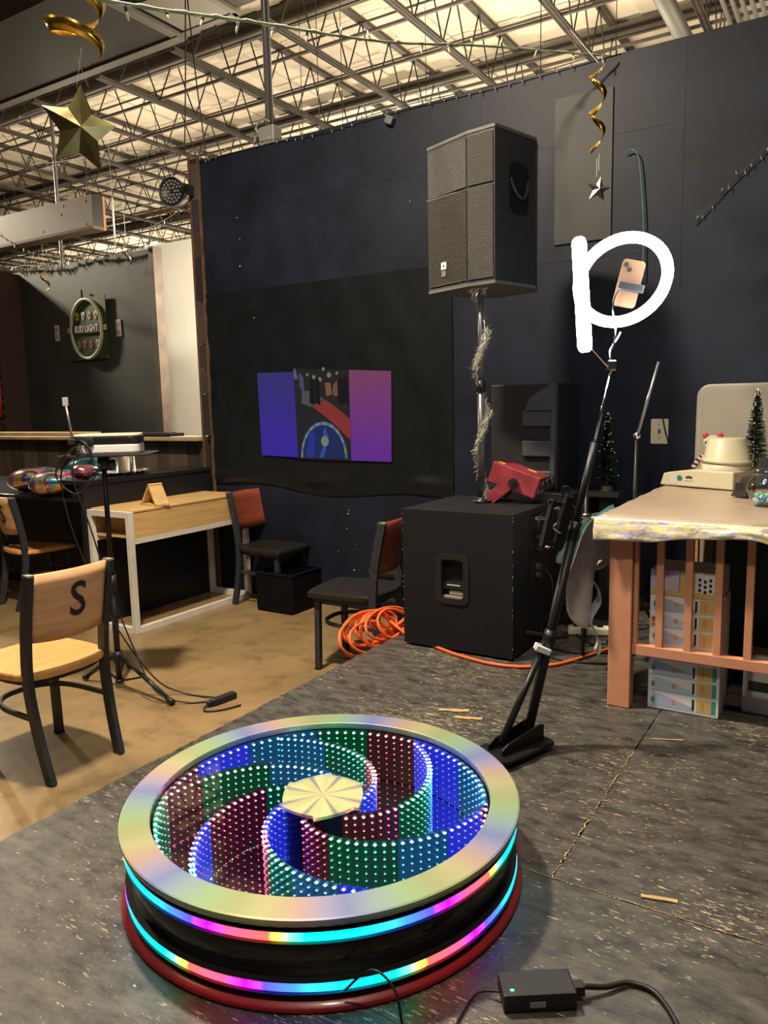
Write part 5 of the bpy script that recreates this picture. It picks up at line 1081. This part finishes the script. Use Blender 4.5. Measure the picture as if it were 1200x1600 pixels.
# string lights
def strand(name, label, pts, nb, wr=.005, bulb=.0, sep=True, mt=None, up=.35):
    P = catmull(pts, 14); o0 = P[0].copy(); t = thing(name, label, 'string lights', o0); P = [p - o0 for p in P]
    MB().tube(P, wr, 6).build('wire', mt or mat('green_wire', (.20, .24, .15), .5), t, True)
    if not mt: MB().tube([p + Vector((.0, 0, .006 * math.sin(k * 1.9))) for k, p in enumerate(P)], wr * .8, 5).build('twisted_wire', mat('pale_wire', (.45, .46, .34), .5), t, True)
    bl_ = MB(); so = MB()
    for k in range(nb):
        q = (k + .5) / nb * (len(P) - 1); i = int(q); c = P[i].lerp(P[min(i + 1, len(P) - 1)], q - i); d = Vector((random.uniform(-.5, .5), random.uniform(-.4, .4), 1 if random.random() < up else -1)).normalized()
        if sep:
            so1 = MB().tube([c, c + d * bulb * .9], bulb * .24, 7).build('socket', BULBD if random.random() < .5 else mat('pale_socket', (.55, .56, .38), .5), t, True); MB().tube([c + d * bulb * .85, c + d * bulb * 1.3, c + d * bulb * 1.8, c + d * bulb * 2.1], [bulb * .2, bulb * .24, bulb * .17, bulb * .03], 7).build('bulb', BULBG, t, True)
        else: so.tube([c, c + d * bulb], bulb * .22, 5); bl_.tube([c + d * bulb, c + d * bulb * 2], [bulb * .2, bulb * .05], 5)
    if not sep: o = so.build('sockets', BULBD, t); o['kind'] = 'stuff'; o = bl_.build('bulbs', mat('clear_bulb', (.5, .55, .5), .2), t); o['kind'] = 'stuff'
    return t
strand('string_lights', 'pale twisted string lights swagged across the front of the ceiling', [(-1.2, 2.2, 2.42), (-.811, 2.5, 2.44), (-.452, 3.2, 2.689), (.049, 3.9, 2.914), (.6, 4.4, 3.098), tuple(W(3.28, -.06, 3.12))], 20, .0055, .022)
strand('string_lights', 'thin string lights stapled along the top of the black wall', [W(.05, -.03, 3.14), W(.6, -.04, 3.16), W(1.2, -.03, 3.13), W(1.9, -.04, 3.15), W(2.6, -.03, 3.14), W(3.3, -.04, 3.16)], 40, .003, .016, False, mat('dark_green_wire', (.02, .03, .02), .5))
DG = mat('dark_green_wire', (.02, .03, .02), .5)
strand('string_lights', 'dark string lights sagging from the post to the bar wall', [W(-.20, .0, 2.82), W(-.55, .2, 2.84), W(-1.1, .5, 2.88), W(-1.7, 1.0, 2.92), W(-2.3, 1.5, 3.05), W(-2.75, 1.9, 3.14)], 46, .004, .02, False, DG)
strand('string_lights', 'dark string lights heaped along the top of the grey bar wall', [W(-2.85, 1.95, 3.16), W(-3.4, 1.95, 3.13), W(-4., 1.95, 3.17), W(-4.6, 1.95, 3.12), W(-5.1, 1.95, 3.18), W(-5.5, 1.95, 3.20)], 90, .006, .028, False, DG)
strand('string_lights', 'dark string lights crossing behind the fascia box to the wall', [W(-5.4, 1.9, 4.9), W(-4.2, 1.5, 4.25), W(-2.6, .9, 3.85), W(-1.2, .4, 3.55), W(-.05, .05, 3.22)], 40, .003, .02, False, DG)
strand('string_lights', 'dark string lights dropping steeply in front of the fascia box', [W(-4.9, .9, 3.6), W(-4.35, 1.0, 3.35), W(-3.9, 1.1, 3.12), W(-3.7, 1.4, 3.05), W(-3.65, 1.85, 3.14)], 30, .004, .024, False, DG)
strand('string_lights', 'faint dark string lights slanting on the right of black wall', [W(4.30, -.02, 2.72), W(4.09, -.02, 2.50), W(3.92, -.02, 2.35), W(3.74, -.02, 2.17)], 14, .003, .015, False, DG)
# conduits, box, wires
cp_ = room('conduit', 'vertical steel conduit with a junction box on the wall top', 'conduit', .70, .06, 3.15)
MB().tube([(0, 0, .08), (0, 0, 2.55)], .024, 12).build('pipe', mat('conduit_steel', (.22, .22, .24), .4, .7), cp_, True); MB().tube([(.035, 0, .08), (.035, 0, 2.55)], .010, 8).build('side_pipe', mat('conduit_steel', (.22, .22, .24), .4, .7), cp_, True)
MB().b2((-.06, -.05, 0), (.08, .05, .13)).build('junction_box', mat('box_grey', (.30, .29, .27), .5, .4), cp_, bevel=.006)
MB().tube(catmull([(-.06, 0, .06), (-.12, 0, .10), (-.15, 0, .05), (-.18, 0, .0), (-.5, 0, .01), (-.62, 0, .0)], 6), .010, 8).build('flex_pipe', mat('box_grey', (.30, .29, .27), .5, .4), cp_, True)
MB().tube(catmull([(-.06, -.03, .09), (-.10, -.03, .14), (-.04, -.03, .19), (.03, -.03, .16)], 6), .008, 8).build('flex_pipe', mat('box_grey', (.30, .29, .27), .5, .4), cp_, True)
cq = room('conduit', 'thin grey conduit bent over above the bar at the frame edge', 'conduit', -3.93, 1.6, 2.95)
MB().tube(catmull([(0, 0, 0), (0, 0, .6), (0, 0, 1.2), (0, 0, 1.75), (-.06, 0, 1.86), (-.2, 0, 1.9), (-.6, 0, 1.9)], 6), .022, 10).build('pipe', mat('conduit_steel', (.22, .22, .24), .4, .7), cq, True)
for k, P in enumerate(([W(-.42, .4, 4.9), W(-.35, .4, 4.0), W(-.28, .4, 3.3), W(-.22, .3, 3.0)], [W(-.40, .4, 4.9), W(-.47, .4, 4.0), W(-.53, .4, 3.4)])): world_cable('hanging_wire', ['dark wire slanting from the ceiling to the post', 'dark wire hanging straight down behind the wall top'][k], P, .006, DARKSTEEL)
# duct, diffuser, pipes at roof level
du = room('air_duct', 'big dark rectangular air duct with a pale flange under the roof', 'duct', 0, 0, 4.6)
MB().b2((-7, -.25, 0), (-.95, .78, .55)).build('body', mat('duct_dark', (.024, .0225, .0205), .55, .2, var=.1, scale=2), du); MB().b2((-7, .78, -.02), (-.93, .88, .10)).build('flange', mat('duct_flange', (.14, .13, .118), .5, .3), du); MB().b2((-1.0, -.25, -.012), (-.90, .88, .02)).build('end_flange', mat('duct_flange', (.14, .13, .118), .5, .3), du)
for x in (-6, -3.5, -1.5): MB().tube([(x, .8, .5), (x, .8, 1.12)], .01, 6).build('hanger', DARKSTEEL, du)
df = room('ceiling_diffuser', 'grey hung ceiling diffuser panel beside the air duct', 'diffuser', 0, 0, 4.62)
MB().b2((-.86, .25, 0), (-.28, .80, .25)).build('panel', mat('diffuser_grey', (.20, .185, .165), .5, .2), df); MB().b2((-.90, .80, -.01), (-.24, .86, .26)).b2((-.28, .22, -.01), (-.22, .86, .26)).build('frame', mat('duct_flange', (.14, .13, .118), .5, .3), df); MB().b2((-.22, -.2, .02), (.25, .8, .5)).build('side_box', mat('duct_dark', (.024, .0225, .0205), .55), df)
MB().tube([(-.5, .5, .25), (-.5, .5, 1.1)], .01, 6).build('hanger', DARKSTEEL, df)
dp = room('round_duct', 'grey round duct running away under the roof at upper right', 'duct', 2.77, 2.6, 4.95); MB().tube([(0, 0, 0), (0, 8, 0)], .085, 16).build('pipe', mat('duct_round', (.12, .115, .105), .5, .2), dp, True); MB().tube([(0, 1, .085), (0, 1, .77)], .008, 6).build('hanger', DARKSTEEL, dp); MB().tube([(0, 4, .085), (0, 4, .77)], .008, 6).build('hanger', DARKSTEEL, dp)
for k in range(7): 
    if k == 0: vp = room('pipe_rack', 'row of thin parallel grey pipes under the roof at upper right', 'pipe rack', 3.30, 2.2, 4.75)
    MB().tube([(k * .075, 0, 0), (k * .075, 3, 0)], .020, 8).build('pipe', mat('duct_round', (.12, .115, .105), .5, .2), vp, True)
for y in (.4, 2.4): MB().b2((-.08, y, -.04), (.55, y + .04, -.02)).build('cross_bar', DARKSTEEL, vp); MB().tube([(-.06, y, -.03), (-.06, y, .97)], .008, 6).build('hanger', DARKSTEEL, vp)
